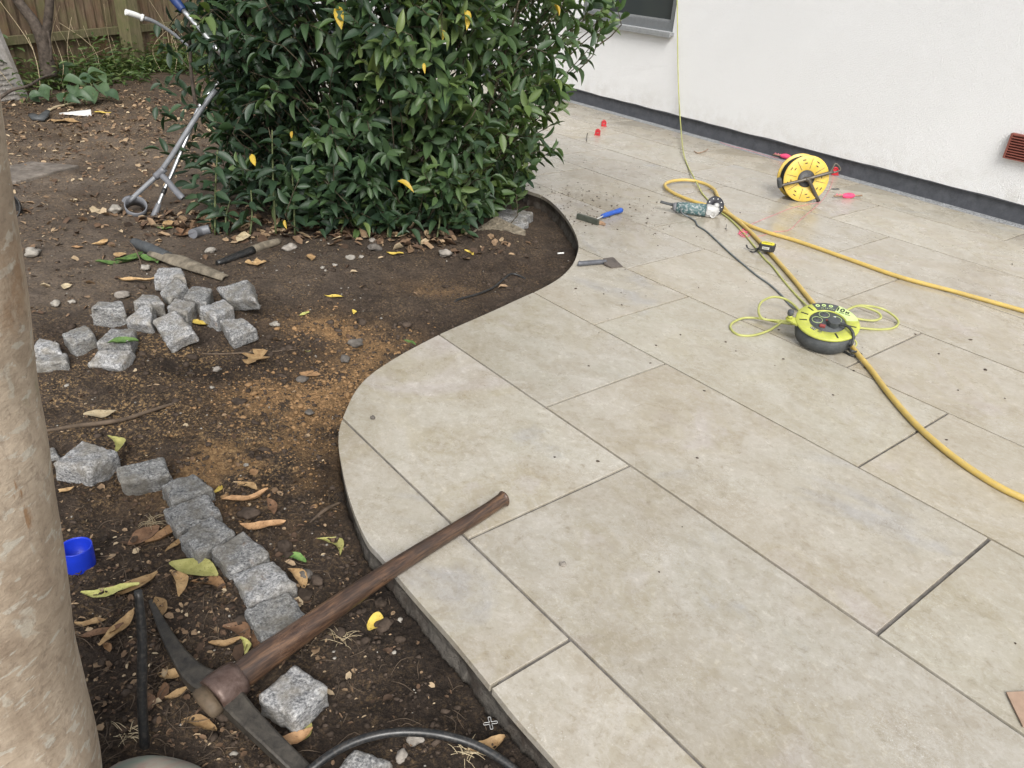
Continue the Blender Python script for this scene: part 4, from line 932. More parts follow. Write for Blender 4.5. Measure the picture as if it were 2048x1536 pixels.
H = [([(306, 551), (315, 534), (362, 534), (372, 556)], .055, .07, 'granite sett at the back of the heap, under the clay shard'),
 ([(318, 585), (350, 550), (373, 568), (337, 600)], [.05, .085, .075, .045], .055, 'narrow pale granite sett leaning on the sett at the back of the heap'),
 ([(364, 592), (384, 570), (424, 577), (412, 604)], .05, .08, 'speckled granite sett in the heap, just right of the narrow leaning one'),
 ([(431, 575), (497, 557), (509, 598), (453, 600)], [.045, .085, .075, .03], .06, 'right-hand upright granite sett of the heap with a flat tan face'),
 ([(265, 602), (284, 587), (318, 589), (330, 606)], .045, .09, 'granite sett in the heap behind the big tilted one, with its top nearly level'),
 ([(333, 612), (350, 596), (390, 604), (372, 628)], .045, .085, 'brown spotted granite sett in the middle of the heap'),
 ([(398, 614), (448, 597), (468, 612), (430, 634)], .035, .075, 'wedge shaped granite sett between the upright one and the low right front one'),
 ([(180, 616), (194, 602), (244, 601), (249, 614)], .06, .095, 'granite sett standing alone at the left back of the heap'),
 ([(247, 640), (280, 612), (304, 604), (300, 648)], [.03, .055, .065, .03], .06, 'tilted pale granite sett tucked behind the big square one'),
 ([(304, 640), (350, 619), (388, 664), (333, 690)], [.035, .065, .035, .0], .05, 'big square granite sett tilted forward at the front of the heap'),
 ([(438, 638), (482, 634), (512, 656), (462, 676)], [.03, .035, .015, .01], .055, 'lowest granite sett at the right front of the heap'),
 ([(121, 667), (170, 647), (186, 668), (140, 690)], [.03, .045, .04, .025], .075, 'blocky granite sett left of the green leaf, near the trunk'),
 ([(192, 684), (222, 656), (272, 656), (258, 684)], .035, .075, 'granite sett with a green leaf lying on its front edge'),
 ([(174, 730), (196, 700), (262, 698), (236, 736)], [-.01, .02, .02, -.01], .05, 'frontmost granite sett of the heap, below the green leaf'),
 ([(64, 694), (78, 675), (118, 684), (122, 704)], .02, .075, 'dark granite sett half hidden by the trunk, upper of the two'),
 ([(66, 726), (76, 710), (134, 704), (136, 722)], .01, .075, 'flat granite sett half hidden by the trunk, lower of the two')]
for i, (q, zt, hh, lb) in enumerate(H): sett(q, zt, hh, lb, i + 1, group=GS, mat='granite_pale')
R_ = [([(76, 915), (88, 890), (112, 893), (120, 915)], -.01, .07, 'granite sett mostly hidden behind the trunk at the start of the row'),
 ([(104, 926), (165, 882), (236, 902), (177, 940)], .022, .095, 'largest granite sett of the row, lying next to the trunk'),
 ([(231, 935), (324, 911), (341, 948), (241, 967)], [.005, .018, .004, -.004], .085, 'granite sett with a rusty smear, second from the trunk in the row'),
 ([(321, 967), (386, 945), (429, 975), (345, 1003)], -.006, .075, 'granite sett at the bend of the row with a yellow leaf behind it'),
 ([(325, 1017), (412, 985), (443, 1024), (354, 1063)], -.010, .075, 'pale rough granite sett just below the bend of the row'),
 ([(357, 1072), (424, 1028), (468, 1062), (397, 1105)], -.008, .075, 'brownish granite sett standing proud in the middle of the row'),
 ([(418, 1098), (487, 1061), (540, 1106), (462, 1142)], -.018, .07, 'round cornered granite sett below the brownish one in the row'),
 ([(463, 1149), (547, 1118), (592, 1167), (497, 1207)], -.022, .065, 'coarse speckled granite sett, second up from the pickaxe handle'),
 ([(487, 1216), (575, 1181), (622, 1242), (531, 1290)], -.022, .065, 'last granite sett of the row, touching the pickaxe handle'),
 ([(517, 1391), (588, 1322), (657, 1374), (585, 1434)], -.01, .06, 'lone square granite sett in front of the pickaxe handle'),
 ([(672, 1540), (708, 1495), (784, 1523), (765, 1580)], -.02, .06, 'granite sett at the bottom edge under the black pipe arch')]
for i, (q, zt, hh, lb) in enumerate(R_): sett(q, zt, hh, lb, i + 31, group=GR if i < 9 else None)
for (q, zt, hh, lb, sd_, mt_) in [([(985, 430), (1010, 415), (1066, 424), (1045, 440)], -.02, .06, 'grey rock beside the shrub, nearest the curved paving edge', 81, 'granite'), ([(1000, 450), (1020, 433), (1058, 443), (1040, 458)], -.04, .06, 'grey rock behind the ribbed slab piece under the shrub', 83, 'granite')]:
    sett(q, zt, hh, lb, sd_, group='rocks under the shrub', cat='rock', name='rock', mat=mt_)

# ================================================================== PICKAXE
HX = lambda px, py, z: on(px, py, z)
pick = empty('pickaxe', HX(440, 1390, -.07), 'old pickaxe with a brown wooden handle lying over the edge of the paving', 'pickaxe')
hp = [(452, 1375, .004), (520, 1322, .008), (600, 1266, .016), (700, 1195, .022), (800, 1128, .024), (900, 1066, .024), (965, 1026, .024), (995, 1006, .026), (1009, 997, .027)]
P = [HX(*p) for p in hp]; 
pc = catmull(P, 6); hr = np.interp(np.linspace(0, 1, len(pc)), [0, .12, .28, .45, .62, .8, .93, .985, 1], [.030, .031, .0275, .0225, .0198, .0185, .0195, .0235, .0205])
def oval_tube(pc, rw, rh, seg=20, twist=0):
    vs = []; m = len(pc)
    for i in range(m):
        t = Vector(pc[min(i + 1, m - 1)]) - Vector(pc[max(i - 1, 0)]); t.normalize(); b = t.cross(Vector((0, 0, 1))).normalized(); n_ = b.cross(t)
        for k in range(seg):
            a = 2 * math.pi * k / seg; vs.append(Vector(pc[i]) + b * math.cos(a) * rw[i] + n_ * math.sin(a) * rh[i])
    return vs, [(i * seg + k, i * seg + (k + 1) % seg, (i + 1) * seg + (k + 1) % seg, (i + 1) * seg + k) for i in range(m - 1) for k in range(seg)], [tuple(reversed(range(seg))), tuple((m - 1) * seg + k for k in range(seg))]
vs, f1_, f2_ = oval_tube(pc, hr * 0.92, hr * 1.08); q = MB(); q.add(vs, f1_, True); q.add([], [tuple(i - len(vs) for i in f) for f in f2_]); q.build('handle', MT['handle'], pick, bevel=0)
hd = (P[1] - P[0]).normalized(); pd = hd.cross(Vector((0, 0, 1))).normalized()   # across the handle
s0 = HX(424, 1396, .0); s1 = HX(478, 1353, .004)
sc_ = [s0 + (s1 - s0) * t for t in np.linspace(0, 1, 7)]
vs, f1_, f2_ = oval_tube(sc_, [.042, .0435, .043, .0415, .040, .039, .037], [.036, .038, .039, .0395, .0395, .039, .037], 20); q = MB(); q.add(vs, f1_, True); q.add([], [tuple(i - len(vs) for i in f) for f in f2_]); q.build('socket', MT['socket'], pick)
bt = [HX(404, 1413, -.006), HX(406, 1411, -.005), HX(413, 1405, -.003), HX(427, 1394, .0)]; 
vs, f1_, f2_ = oval_tube(bt, [.034, .039, .041, .040], [.017, .022, .025, .027], 18); q = MB(); q.add(vs, f1_, True); q.add([], [tuple(i - len(vs) for i in f) for f in f2_]); q.build('handle_end', MT['buttwood'], pick)
q = MB(); q.ribbon([HX(438, 1376, .004), HX(395, 1356, .0), HX(358, 1312, -.012), HX(326, 1255, -.035), HX(301, 1202, -.055)], [.060, .046, .031, .021, .009], [.034, .030, .024, .018, .010], 8); q.build('pick_arm', MT['iron'], pick)
q = MB(); q.ribbon([HX(448, 1384, -.004), HX(490, 1432, -.012), HX(540, 1482, -.025), HX(596, 1536, -.045), HX(650, 1590, -.07)], [.052, .042, .036, .034, .032], [.036, .030, .026, .022, .018], 8); q.build('blade_arm', MT['iron'], pick)

# ================================================================== PIPES AND ODDS ON THE SOIL
def single_tube(name, pts, r, mat, label, cat, seg=8, n=6, group=None, flat=1.0):
    q = MB(); q.tube(pts, r, seg, n, flat=flat); return tag(q.build(name, mat), label, cat, group)
pb = G(282, 1500); pt = at(276, 1182, pb.y + .10)
q = MB(); q.tube([pb + Vector((0, 0, -.06)), pb.lerp(pt, .3) + Vector((.004, 0, 0)), pb.lerp(pt, .72) + Vector((.006, 0, 0)), pt], [.0095, .0092, .0088, .0070], 12, 5)
sp_ = tag(q.build('pipe_stub', MT['pipe']), 'black plastic pipe stub standing up from the soil beside the trunk', 'pipe')
single_tube('black_pipe', [HX(560, 1600, -.06), HX(625, 1536, -.03), HX(690, 1492, .0), HX(760, 1469, .015), HX(830, 1464, .015), HX(900, 1474, .01), HX(965, 1497, -.01), HX(1030, 1540, -.05), HX(1070, 1590, -.08)], .0085, MT['pipe'], 'black water pipe arching over the soil at the bottom edge', 'pipe', 10)
cap = G(159, 1128); q = MB(); m_ = frame(cap + Vector((0, 0, -.006)), *[Vector(v) for v in ((1, 0, 0), (0, .999, -.04), (0, .04, .999))])
q.lathe([(.0345, 0), (.0355, .002), (.0365, .058), (.0362, .060), (.0340, .060), (.0335, .056), (.033, .003), (.0, .003)], 36, m_); q.lathe([(0, 0.0005), (.0345, 0)], 36, m_)
tag(q.build('blue_cap', MT['blue']), 'round bright blue plastic cap lying open beside the trunk', 'cap')
mr = Vector((-0.40, 0.80, -.10)); mr = on(315, 1590, -.06)
bm = bmesh.new(); bmesh.ops.create_icosphere(bm, subdivisions=4, radius=1)
for v in bm.verts: v.co = Vector((v.co.x * .115, v.co.y * .07, v.co.z * .075)) * (1 + .07 * mnoise.noise(v.co * 1.7 + Vector((3, 1, 5)))) 
for f in bm.faces: f.smooth = True
me = bpy.data.meshes.new('mottled_stone'); bm.to_mesh(me); bm.free(); me.materials.append(MT['mott']); o = bpy.data.objects.new('mottled_stone', me); COL.objects.link(o); o.location = on(308, 1597, -.06)
tag(o, 'smooth rounded stone mottled green and pink at the bottom edge', 'stone')
# clay shard: a curved piece of pipe with a dark tube behind
ca, cb = G(300, 505, .03), G(452, 556, .005); ax_ = (cb - ca).normalized(); sd2 = ax_.cross(Vector((0, 0, 1))).normalized(); q = MB(); vs = []; nA, nL = 12, 10
for i in range(nL + 1):
    t = i / nL; w_ = (.062 * (1 - .55 * t) if t > .45 else .062 * (.35 + 1.1 * t)) ; c = ca.lerp(cb, t)
    for s_ in (0, .009):
        for k in range(nA + 1):
            a = -1.25 + 1.9 * k / nA; vs.append(c + sd2 * (-1) * math.sin(a) * (w_ - s_) + Vector((0, 0, math.cos(a) * (w_ - s_) * .9)) - Vector((0, 0, .012)))
st = 2 * (nA + 1); fs = []
for i in range(nL):
    for k in range(nA):
        fs.append((i * st + k, i * st + k + 1, (i + 1) * st + k + 1, (i + 1) * st + k)); o_ = nA + 1; fs.append((i * st + o_ + k, (i + 1) * st + o_ + k, (i + 1) * st + o_ + k + 1, i * st + o_ + k + 1))
    for k in (0, nA): fs.append((i * st + k, (i + 1) * st + k, (i + 1) * st + nA + 1 + k, i * st + nA + 1 + k))
for i in (0, nL):
    for k in range(nA): fs.append((i * st + k, i * st + k + 1, i * st + nA + 2 + k, i * st + nA + 1 + k))
q.add(vs, fs, True); tag(q.build('clay_shard', MT['clay']), 'long curved piece of broken clay pipe behind the sett heap', 'shard')
single_tube('pipe_end', [G(268, 485, .02), G(300, 498, .028), G(336, 515, .025)], [.022, .027, .028], MT['dkgrey'], 'dark grey ribbed pipe end behind the clay shard', 'pipe', 14)
pr = empty('broken_pipe', G(490, 505), 'broken pipe piece, black at one end and pale at the other, by the shrub', 'pipe')
q = MB(); q.tube([G(434, 527, .012), G(470, 514, .014), G(506, 500, .016)], [.012, .018, .02], 12, 4); q.build('black_end', MT['pipe'], pr)
q = MB(); q.tube([G(504, 501, .015), G(530, 491, .014), G(558, 483, .01)], [.022, .021, .017], 12, 4); q.build('pale_end', MT['clay'], pr)
single_tube('tube_end', [G(385, 468, .02), G(400, 463, .022), G(420, 458, .022)], .024, MT['gplast'], 'short dark tube lying under the left front of the shrub', 'tube', 14)
b0 = G(12, 432); q = MB(); m_ = frame(b0 + Vector((0, 0, .05)), *basis((.35, -.85, .30), (1, 0, 0))); q.lathe([(.0, -.10), (.062, -.10), (.074, .0), (.078, .002), (.078, .008), (.071, .008), (.060, -.09), (0, -.09)], 32, m_)
tag(q.build('plant_pot', MT['black']), 'black plastic pot lying on its side behind the trunk', 'pot')
q = MB(); a_ = [on(-30, 340, .0), on(62, 322, .0), on(158, 330, .0), on(30, 364, .0)]; q.add(a_ + [v - Vector((0, 0, .06)) for v in a_], [(0, 1, 2, 3), (7, 6, 5, 4), (0, 4, 5, 1), (1, 5, 6, 2), (2, 6, 7, 3), (3, 7, 4, 0)])
sfl = q.build('stepping_slab', MT['dustslab'], bevel=.006); tag(sfl, 'flat dusty slab sunk in the soil behind the trunk', 'slab')
# textured plate leaning at the far left
pa, pb_ = on(-45, 215, -.03), on(52, 200, -.03); ed = (pb_ - pa).normalized(); upv = (Vector((0, .42, .90))).normalized(); tn = ed.cross(upv).normalized()
pp = empty('leaning_slab', pa, 'pale grey ribbed slab leaning towards the fence at the left edge', 'slab')
q = MB(); Lp = (pb_ - pa).length; hp_ = .62; c4 = [pa, pb_, pa + upv * hp_ + ed * (Lp - .30), pa + upv * hp_ - ed * .1]; q.add(c4 + [v + Vector((0, .05, 0)) for v in c4], [(0, 1, 2, 3), (7, 6, 5, 4), (0, 4, 5, 1), (1, 5, 6, 2), (2, 6, 7, 3), (3, 7, 4, 0)]); q.build('plate', MT['slab'], pp)
q = MB(); fr = tn if tn.y < 0 else -tn
for i in range(14):
    for j in range(13):
        u_ = .02 + j * .05 + (i % 2) * .025; h_ = .03 + i * .042
        if u_ > Lp - .06 - h_ * .5: continue
        q.box(pa + ed * u_ + upv * h_ + fr * .004, (.034, .012, .014), frame((0, 0, 0), ed, fr, upv).to_3x3())
tag(q.build('raised_pattern', MT['slab'], pp), kind='stuff')
# ribbed slab piece under the shrub
q = MB(); rs = empty('ribbed_slab', on(1000, 455, -.03), 'tan ribbed slab piece half under the right side of the shrub', 'slab')
a_ = [on(945, 462, -.01), on(992, 432, .02), on(1052, 460, -.012), on(990, 476, -.03)]; q.add(a_ + [v - Vector((0, 0, .035)) for v in a_], [(0, 1, 2, 3), (7, 6, 5, 4), (0, 4, 5, 1), (1, 5, 6, 2), (2, 6, 7, 3), (3, 7, 4, 0)]); q.build('plate', MT['clay'], rs, bevel=.004)
q = MB()
for i in range(1, 7):
    for j in range(1, 7):
        s_, t_ = i / 7, j / 7; p = a_[0] * (1 - s_) * (1 - t_) + a_[1] * s_ * (1 - t_) + a_[2] * s_ * t_ + a_[3] * (1 - s_) * t_; q.box(p + Vector((0, 0, .003)), (.012, .022, .008))
tag(q.build('raised_pattern', MT['clay'], rs), kind='stuff')
q = MB(); a_ = [on(118, 226, -.01), on(182, 222, -.01), on(183, 231, -.01), on(130, 230, -.01)]; a_ = [v + Vector((0, 0, .012 * i % .02)) for i, v in enumerate(a_)]; q.add(a_ + [v - Vector((0, 0, .012)) for v in a_], [(0, 1, 2, 3), (7, 6, 5, 4), (0, 4, 5, 1), (1, 5, 6, 2), (2, 6, 7, 3), (3, 7, 4, 0)]); tag(q.build('white_strip', MT['white']), 'torn white plastic strip on the soil near the fence', 'strip')
single_tube('pale_stick', [G(96, 222, .01), G(112, 214, .015), G(128, 211, .012), G(148, 206, .015)], .010, MT['pale'], 'pale stick lying just above the white strip', 'stick')
q = MB(); q.tube([G(64, 230, .02), G(80, 238, .02), G(95, 222, .03)], [.03, .045, .02], 8, 3, flat=.5); tag(q.build('dark_rag', MT['dkgrey']), 'dark scrap lying left of the white strip', 'scrap')
single_tube('fallen_branch', [at(-10, 205, 5.9), at(20, 182, 6.0), at(55, 172, 6.1), at(85, 155, 6.4), at(110, 148, 6.6)], [.012, .012, .010, .008, .006], MT['darkbark'], 'thin dark branch in front of the leaning slab', 'branch', 7)
single_tube('long_root', [G(92, 862, .004), G(150, 852, .006), G(205, 846, .008), G(250, 838, .008), G(300, 822, .006), G(345, 808, .002), G(372, 802, -.006)], [.005, .007, .008, .007, .006, .005, .002], MT['wire'], 'long thin root lying on the soil between heap and row', 'root', 8)
single_tube('buried_cable', [G(905, 612, -.012), G(914, 600, .006), G(950, 590, .007), G(985, 576, .008), G(1005, 560, .008), G(1022, 548, .008), G(1040, 552, .004), G(1056, 562, -.01)], .0055, MT['pipe'], 'piece of black cable coming out of the soil by the paving curve', 'cable', 8)
single_tube('dark_root', [G(380, 706, -.004), G(440, 708, .004), G(500, 705, .005), G(560, 702, .003), G(600, 697, -.005)], [.002, .004, .004, .003, .001], MT['wire'], 'thin dark root below the sett heap', 'root', 6)
single_tube('twig_piece', [G(62, 478, .004), G(90, 482, .006), G(118, 490, .004), G(130, 494, .002)], [.002, .004, .003, .002], MT['wire'], 'thin brown twig on the soil above the pale stone', 'twig', 6)
single_tube('bent_twig', [G(252, 478, .06), G(268, 495, .05), G(280, 520, .02), G(284, 540, .01)], [.002, .003, .003, .002], MT['wire'], 'bent twig leaning on the dark pipe end', 'twig', 6)
single_tube('short_root', [G(880, 1100, -.0), G(640, 1040, .005)] if False else [G(620, 1045, .003), G(650, 1020, .008), G(680, 1005, .004)], [.002, .006, .003], MT['wire'], 'short dark root beside the paving curve', 'root', 6)
# tile spacer cross
sc = G(981, 1446, .006); q = MB()
for a in (0.25, 0.25 + math.pi / 2):
    for s_ in (-1, 1):
        d_ = Vector((math.cos(a), math.sin(a), 0)) * s_; e_ = Vector((-d_.y, d_.x, 0)); q.tube([sc + d_ * .002 + e_ * .0022, sc + d_ * .0135 + e_ * .0026, sc + d_ * .0145, sc + d_ * .0135 - e_ * .0026, sc + d_ * .002 - e_ * .0022], .0009, 5, 3)
tag(q.build('tile_spacer', MT['alu']), 'small grey cross shaped tile spacer on the soil', 'tile spacer')
# cigarette end and screws
single_tube('filter_stub', [G(1115, 507, .004), G(1128, 506, .004)], .0045, MT['white'], 'small white stub on the soil near the paving curve', 'stub', 8, 2)

# ================================================================== CRUTCHES
def plist(l): return [at(*p) for p in l]
cr = empty('crutch', G(270, 440), 'grey forearm crutch standing upside down against the shrub', 'crutch')
q = MB(); lowp = plist([(258, 403, 3.96), (285, 378, 3.99), (316, 350, 4.03)]); q.tube(lowp, .0125, 12, 3); q.build('cuff_tube', MT['gtube'], cr)
upp = plist([(318, 348, 4.03), (345, 310, 4.06), (375, 262, 4.10), (405, 215, 4.15), (432, 180, 4.19)]); q = MB(); q.tube(upp, .0135, 12, 3); ut = q.build('shaft', MT['gtube'], cr)
q = MB(); q.tube(plist([(311, 354, 4.025), (320, 346, 4.03), (329, 337, 4.035)]), .0185, 14, 2); q.build('collar', MT['gplast'], cr)
q = MB(); q.tube(plist([(325, 352, 4.01), (335, 362, 3.99), (350, 380, 3.96), (362, 393, 3.93), (366, 397, 3.925)]), [.0165, .0155, .0165, .0185, .015], 14, 4); q.build('handgrip', MT['gplast'], cr)
q = MB(); cc = at(272, 418, 3.95); cz = Vector((.35, -.55, .76)); bx, by, bz = basis(cz, (1, 0, 0)); prof = [(.050, -.035), (.056, .040), (.051, .040), (.045, -.035)]
q.lathe(prof, 32, frame(cc, bx, by, bz), close=True); q.ribbon(plist([(250, 405, 3.96), (254, 400, 3.965), (262, 398, 3.97)]), .03, .035, 3); q.build('forearm_cuff', MT['gplast'], cr)
q = MB()
for t in (.22, .30, .38, .46):
    c = Vector(upp[0]).lerp(Vector(upp[3]), t + .12); q.box(c + Vector((0, -.0125, .004)), (.005, .004, .005))
tag(q.build('pin_holes', MT['ink'], cr), kind='stuff')
cr2 = empty('walking_pole', G(312, 436), 'bright aluminium crutch pole with a grey rubber foot behind the grey crutch', 'crutch')
q = MB(); q.tube(plist([(317, 410, 4.0), (328, 382, 4.06), (345, 345, 4.12), (362, 305, 4.18), (380, 262, 4.24), (398, 215, 4.30), (425, 178, 4.36), (462, 142, 4.42)]), .0105, 12, 3); q.build('shaft', MT['tube'], cr2)
q = MB(); q.tube(plist([(308, 433, 3.97), (313, 420, 3.985), (318, 408, 4.0)]), [.0185, .0165, .0135], 12, 3); q.build('rubber_foot', MT['gplast'], cr2)
q = MB(); q.tube(plist([(326, 388, 4.045), (330, 377, 4.065)]), .0125, 10, 2); q.build('clip', MT['black'], cr2)
pl_ = empty('extension_pole', at(437, 100, 4.05), 'silver pole with a dark blue grip sloping into the top of the shrub', 'pole')
q = MB(); q.tube(plist([(366, 20, 3.92), (400, 58, 3.88), (432, 94, 3.84)]), .0115, 12, 3); q.build('tube', MT['tube'], pl_)
q = MB(); q.tube(plist([(428, 91, 3.845), (439, 104, 3.84), (470, 138, 3.98)]), .0135, 12, 3); q.build('collar', MT['tube'], pl_)
q = MB(); q.tube(plist([(320, -40, 3.98), (342, -10, 3.95), (358, 10, 3.93), (367, 21, 3.92)]), [.022, .022, .020, .016], 14, 3); q.build('grip', MT['navy'], pl_)
wh = empty('white_ended_rod', at(285, 38, 4.35), 'grey rod with a white end sleeve sticking out left of the shrub', 'rod')
q = MB(); q.tube(plist([(251, 24, 4.30), (268, 29, 4.33), (283, 35, 4.36)]), .0145, 14, 3); q.build('sleeve', MT['white'], wh)
q = MB(); q.tube(plist([(282, 34.5, 4.36), (287, 36.5, 4.365)]), .0185, 14, 2); q.build('end_ring', MT['white'], wh)
q = MB(); q.tube(plist([(287, 36.5, 4.365), (310, 44, 4.40), (350, 70, 4.46), (400, 110, 4.5)]), [.012, .009, .009, .009], 10, 3); q.build('tube', MT['gtube'], wh)

# ================================================================== TOOLS ON THE PAVING
Z = Vector((0, 0, 1))
# yellow rubber hose: from the right edge past the reel, round a loop and away again
hr_ = .0107
hpx = [(2900, 1180, 0), (2420, 1100, 0), (2200, 1046, 0), (2120, 1022, 0), (2048, 997, 0), (1985, 966, 0), (1905, 912, 0), (1835, 852, 0), (1780, 790, 0), (1741, 738, 0), (1712, 704, .006), (1672, 655, .004), (1625, 605, 0), (1585, 556, 0), (1545, 511, 0), (1503, 466, 0), (1470, 437, 0), (1445, 421, 0), (1418, 411, 0), (1388, 403, 0), (1357, 391, .002), (1336, 379, .006), (1330, 369, .012), (1345, 362, .014), (1375, 360, .012), (1405, 366, .008), (1427, 378, .004), (1436, 394, 0), (1444, 410, 0), (1462, 430, 0), (1490, 447, 0), (1530, 463, 0), (1600, 484, 0), (1700, 519, 0), (1800, 554, 0), (1912, 584, 0), (2048, 622, 0), (2130, 646, 0), (2400, 730, 0), (2800, 840, 0)]
q = MB(); q.tube([on(px, py, hr_ + z_) for px, py, z_ in hpx], hr_, 12, 6)
tag(q.build('hose', MT['yhose']), 'long yellow rubber hose looping across the paving', 'hose')
# lime cable: hangs down the wall and runs beside the hose to the reel
cp = []
for (px, py, d) in [(1352, -120, .06), (1354, -20, .05), (1355, 60, .045), (1356, 140, .04), (1358, 200, .04), (1361, 245, .05)]: cp.append(wall_hit(px, py, FACE + d))
cp += [on(px, py, z_) for px, py, z_ in [(1366, 300, .03), (1374, 328, .006), (1386, 352, .022), (1394, 367, .02), (1404, 386, .005), (1418, 402, .004), (1432, 418, .004), (1458, 437, .004), (1484, 463, .004), (1505, 488, .004), (1528, 516, .004), (1546, 534, .004), (1566, 560, .004), (1590, 588, .004), (1607, 605, .008), (1618, 616, .02)]]
q = MB(); q.tube(cp, .0050, 8, 6); tag(q.build('lime_cable', MT['limec']), 'thin lime green cable hanging down the white wall and running to the reel', 'cable')
# grey grinder cable
q = MB(); q.tube([on(px, py, z_) for px, py, z_ in [(1361, 418, .035), (1365, 427, .02), (1378, 434, .005), (1390, 442, .004), (1396, 452, .004), (1412, 462, .004), (1432, 480, .004), (1450, 497, .004), (1470, 515, .004), (1488, 530, .004), (1512, 550, .004), (1540, 570, .004), (1562, 590, .004), (1580, 610, .004), (1600, 622, .012)]], .0050, 8, 6)
tag(q.build('grey_cable', MT['greyc']), 'dark grey power cable from the angle grinder to the lime reel', 'cable')

# lime green cable reel lying on the paving
Tt = on(1655.5, 642, .112); toc = Vector((-Tt.x, -Tt.y, 0)).normalized(); tl_ = math.radians(14.5); ax_ = (Z * math.cos(tl_) + toc * math.sin(tl_)).normalized()
xr = Z.cross(-toc).normalized(); 
if xr.dot(Vector(RT)) < 0: xr = -xr
xr = on(1755, 650) - on(1555, 650); bx, by, bz = basis(ax_, xr); RM = frame(Tt, bx, by, bz) @ Matrix.Rotation(-.26, 4, 'Z')      # local z = out of the face
reel = empty('cable_reel', Vector((Tt.x, Tt.y, 0)), 'lime green ten metre cable reel with dark sockets lying on the paving', 'cable reel')
RR = .1235
def rl(name, prof, mat, seg=48, par=reel, close=False, mm=RM): q = MB(); q.lathe(prof, seg, mm, close=close); return q.build(name, mat, par)
rl('drum', [(0, -.086), (.098, -.086), (.112, -.080), (.117, -.055), (.119, -.012), (.05, -.012)], MT['dkgrey'])
rl('face_ring', [(.074, -.011), (RR - .004, -.011), (RR, -.008), (RR, -.003), (RR - .003, 0), (.0735, 0), (.0705, -.004), (.0705, -.011)], MT['lime'], close=True)
rl('socket_panel', [(0, -.0035), (.0690, -.0035), (.0702, -.006), (.0702, -.0115), (0, -.0115)], MT['dkgrey'])
def flat(name, polys, mat, z0, z1, mm=RM, par=reel):
    q = MB()
    for p in polys: q.prism(p, z0, z1, mm)
    return q.build(name, mat, par)
flat('print_panel', [sector(.0735, RR - .003, 60.5, 113, 20)], MT['dkgrey'], .0001, .0006)
flat('label_panel', [sector(.0735, RR - .004, 4, 60, 16)], MT['palelime'], .0001, .0006)
ic = []
for a in (104, 90, 75): ic.append(circ(.0085, 18, c=(.104 * math.cos(math.radians(a)), .104 * math.sin(math.radians(a)))))
flat('icon_disc', ic, MT['palelime'], .0007, .0011)
gl_ = []
for a in (104, 90, 75):
    c = (.104 * math.cos(math.radians(a)), .104 * math.sin(math.radians(a))); r_ = math.radians(a - 90)
    for (dx, dy, w, h) in ((0, .001, .008, .0022), (-.0022, -.002, .0022, .004), (.002, -.0022, .004, .0016)):
        gl_.append([(c[0] + math.cos(r_) * (dx + sx_ * w / 2) - math.sin(r_) * (dy + sy_ * h / 2), c[1] + math.sin(r_) * (dx + sx_ * w / 2) + math.cos(r_) * (dy + sy_ * h / 2)) for sx_, sy_ in ((-1, -1), (1, -1), (1, 1), (-1, 1))])
flat('icon_mark', gl_, MT['ink'], .0012, .0015)
ch = []
for a in (98, 94, 87, 82, 76, 71, 66): 
    r_ = math.radians(a); c = (.086 * math.cos(r_), .086 * math.sin(r_)); ch.append([(c[0] - .002, c[1] - .0006), (c[0] + .001, c[1] - .0022), (c[0] + .002, c[1] + .0006), (c[0] - .001, c[1] + .0022)])
flat('small_print', ch, MT['palelime'], .0007, .001)
sl_ = []
for a in (126, 152, 179, -18, -78):
    r_ = math.radians(a); c0_ = (math.cos(r_), math.sin(r_)); t0_ = (-c0_[1], c0_[0]); sl_.append([(c0_[0] * rr_ + t0_[0] * w_, c0_[1] * rr_ + t0_[1] * w_) for rr_, w_ in ((.080, -.0034), (.110, -.0034), (.110, .0034), (.080, .0034))])
for p_ in sl_: flat('slot', [p_], MT['ink'], .0001, .0006)
lg = lambda a, r0, r1, w: [(math.cos(math.radians(a)) * r - math.sin(math.radians(a)) * k, math.sin(math.radians(a)) * r + math.cos(math.radians(a)) * k) for r, k in ((r0, -w), (r1, -w), (r1, w), (r0, w))]
flat('logo_patch', [lg(-140, .075, .089, .0105)], MT['ink'], .0001, .0007)
flat('logo_mark', [lg(-145, .078, .086, .0014), lg(-140, .078, .086, .0014), lg(-135, .078, .086, .0014)], MT['label'], .0008, .0011)
flat('rating_print', [lg(-120, .074, .077, .007), lg(-120, .080, .083, .009), lg(-121, .086, .088, .006)], MT['dkgrey'], .0001, .0006)
def text_part(body, size, mm, mat, name, par, ext=.0003):
    cu = bpy.data.curves.new(name, 'FONT'); cu.body = body; cu.size = size; cu.align_x = 'CENTER'; cu.align_y = 'CENTER'; cu.extrude = ext; cu.resolution_u = 3; cu.offset = size * .03
    ob = bpy.data.objects.new('tmp_text', cu); COL.objects.link(ob); bpy.context.view_layer.update()
    me = bpy.data.meshes.new_from_object(ob.evaluated_get(bpy.context.evaluated_depsgraph_get())); bpy.data.objects.remove(ob); me.name = name
    me.transform(Matrix.Translation(-world_loc(par)) @ mm); me.materials.clear(); me.materials.append(mat)
    o = bpy.data.objects.new(name, me); COL.objects.link(o); o.parent = par; return o
def rot_at(a, r, z, tilt=-90):
    r_ = math.radians(a); return RM @ Matrix.Translation((r * math.cos(r_), r * math.sin(r_), z)) @ Matrix.Rotation(r_ + math.radians(tilt), 4, 'Z')
text_part('10', .036, RM @ Matrix.Translation((.060, .077, .0009)) @ Matrix.Rotation(-.46, 4, 'Z'), MT['ink'], 'length_number', reel)
text_part('M', .020, RM @ Matrix.Translation((.0845, .0595, .0009)) @ Matrix.Rotation(-.46, 4, 'Z'), MT['ink'], 'metre_letter', reel)
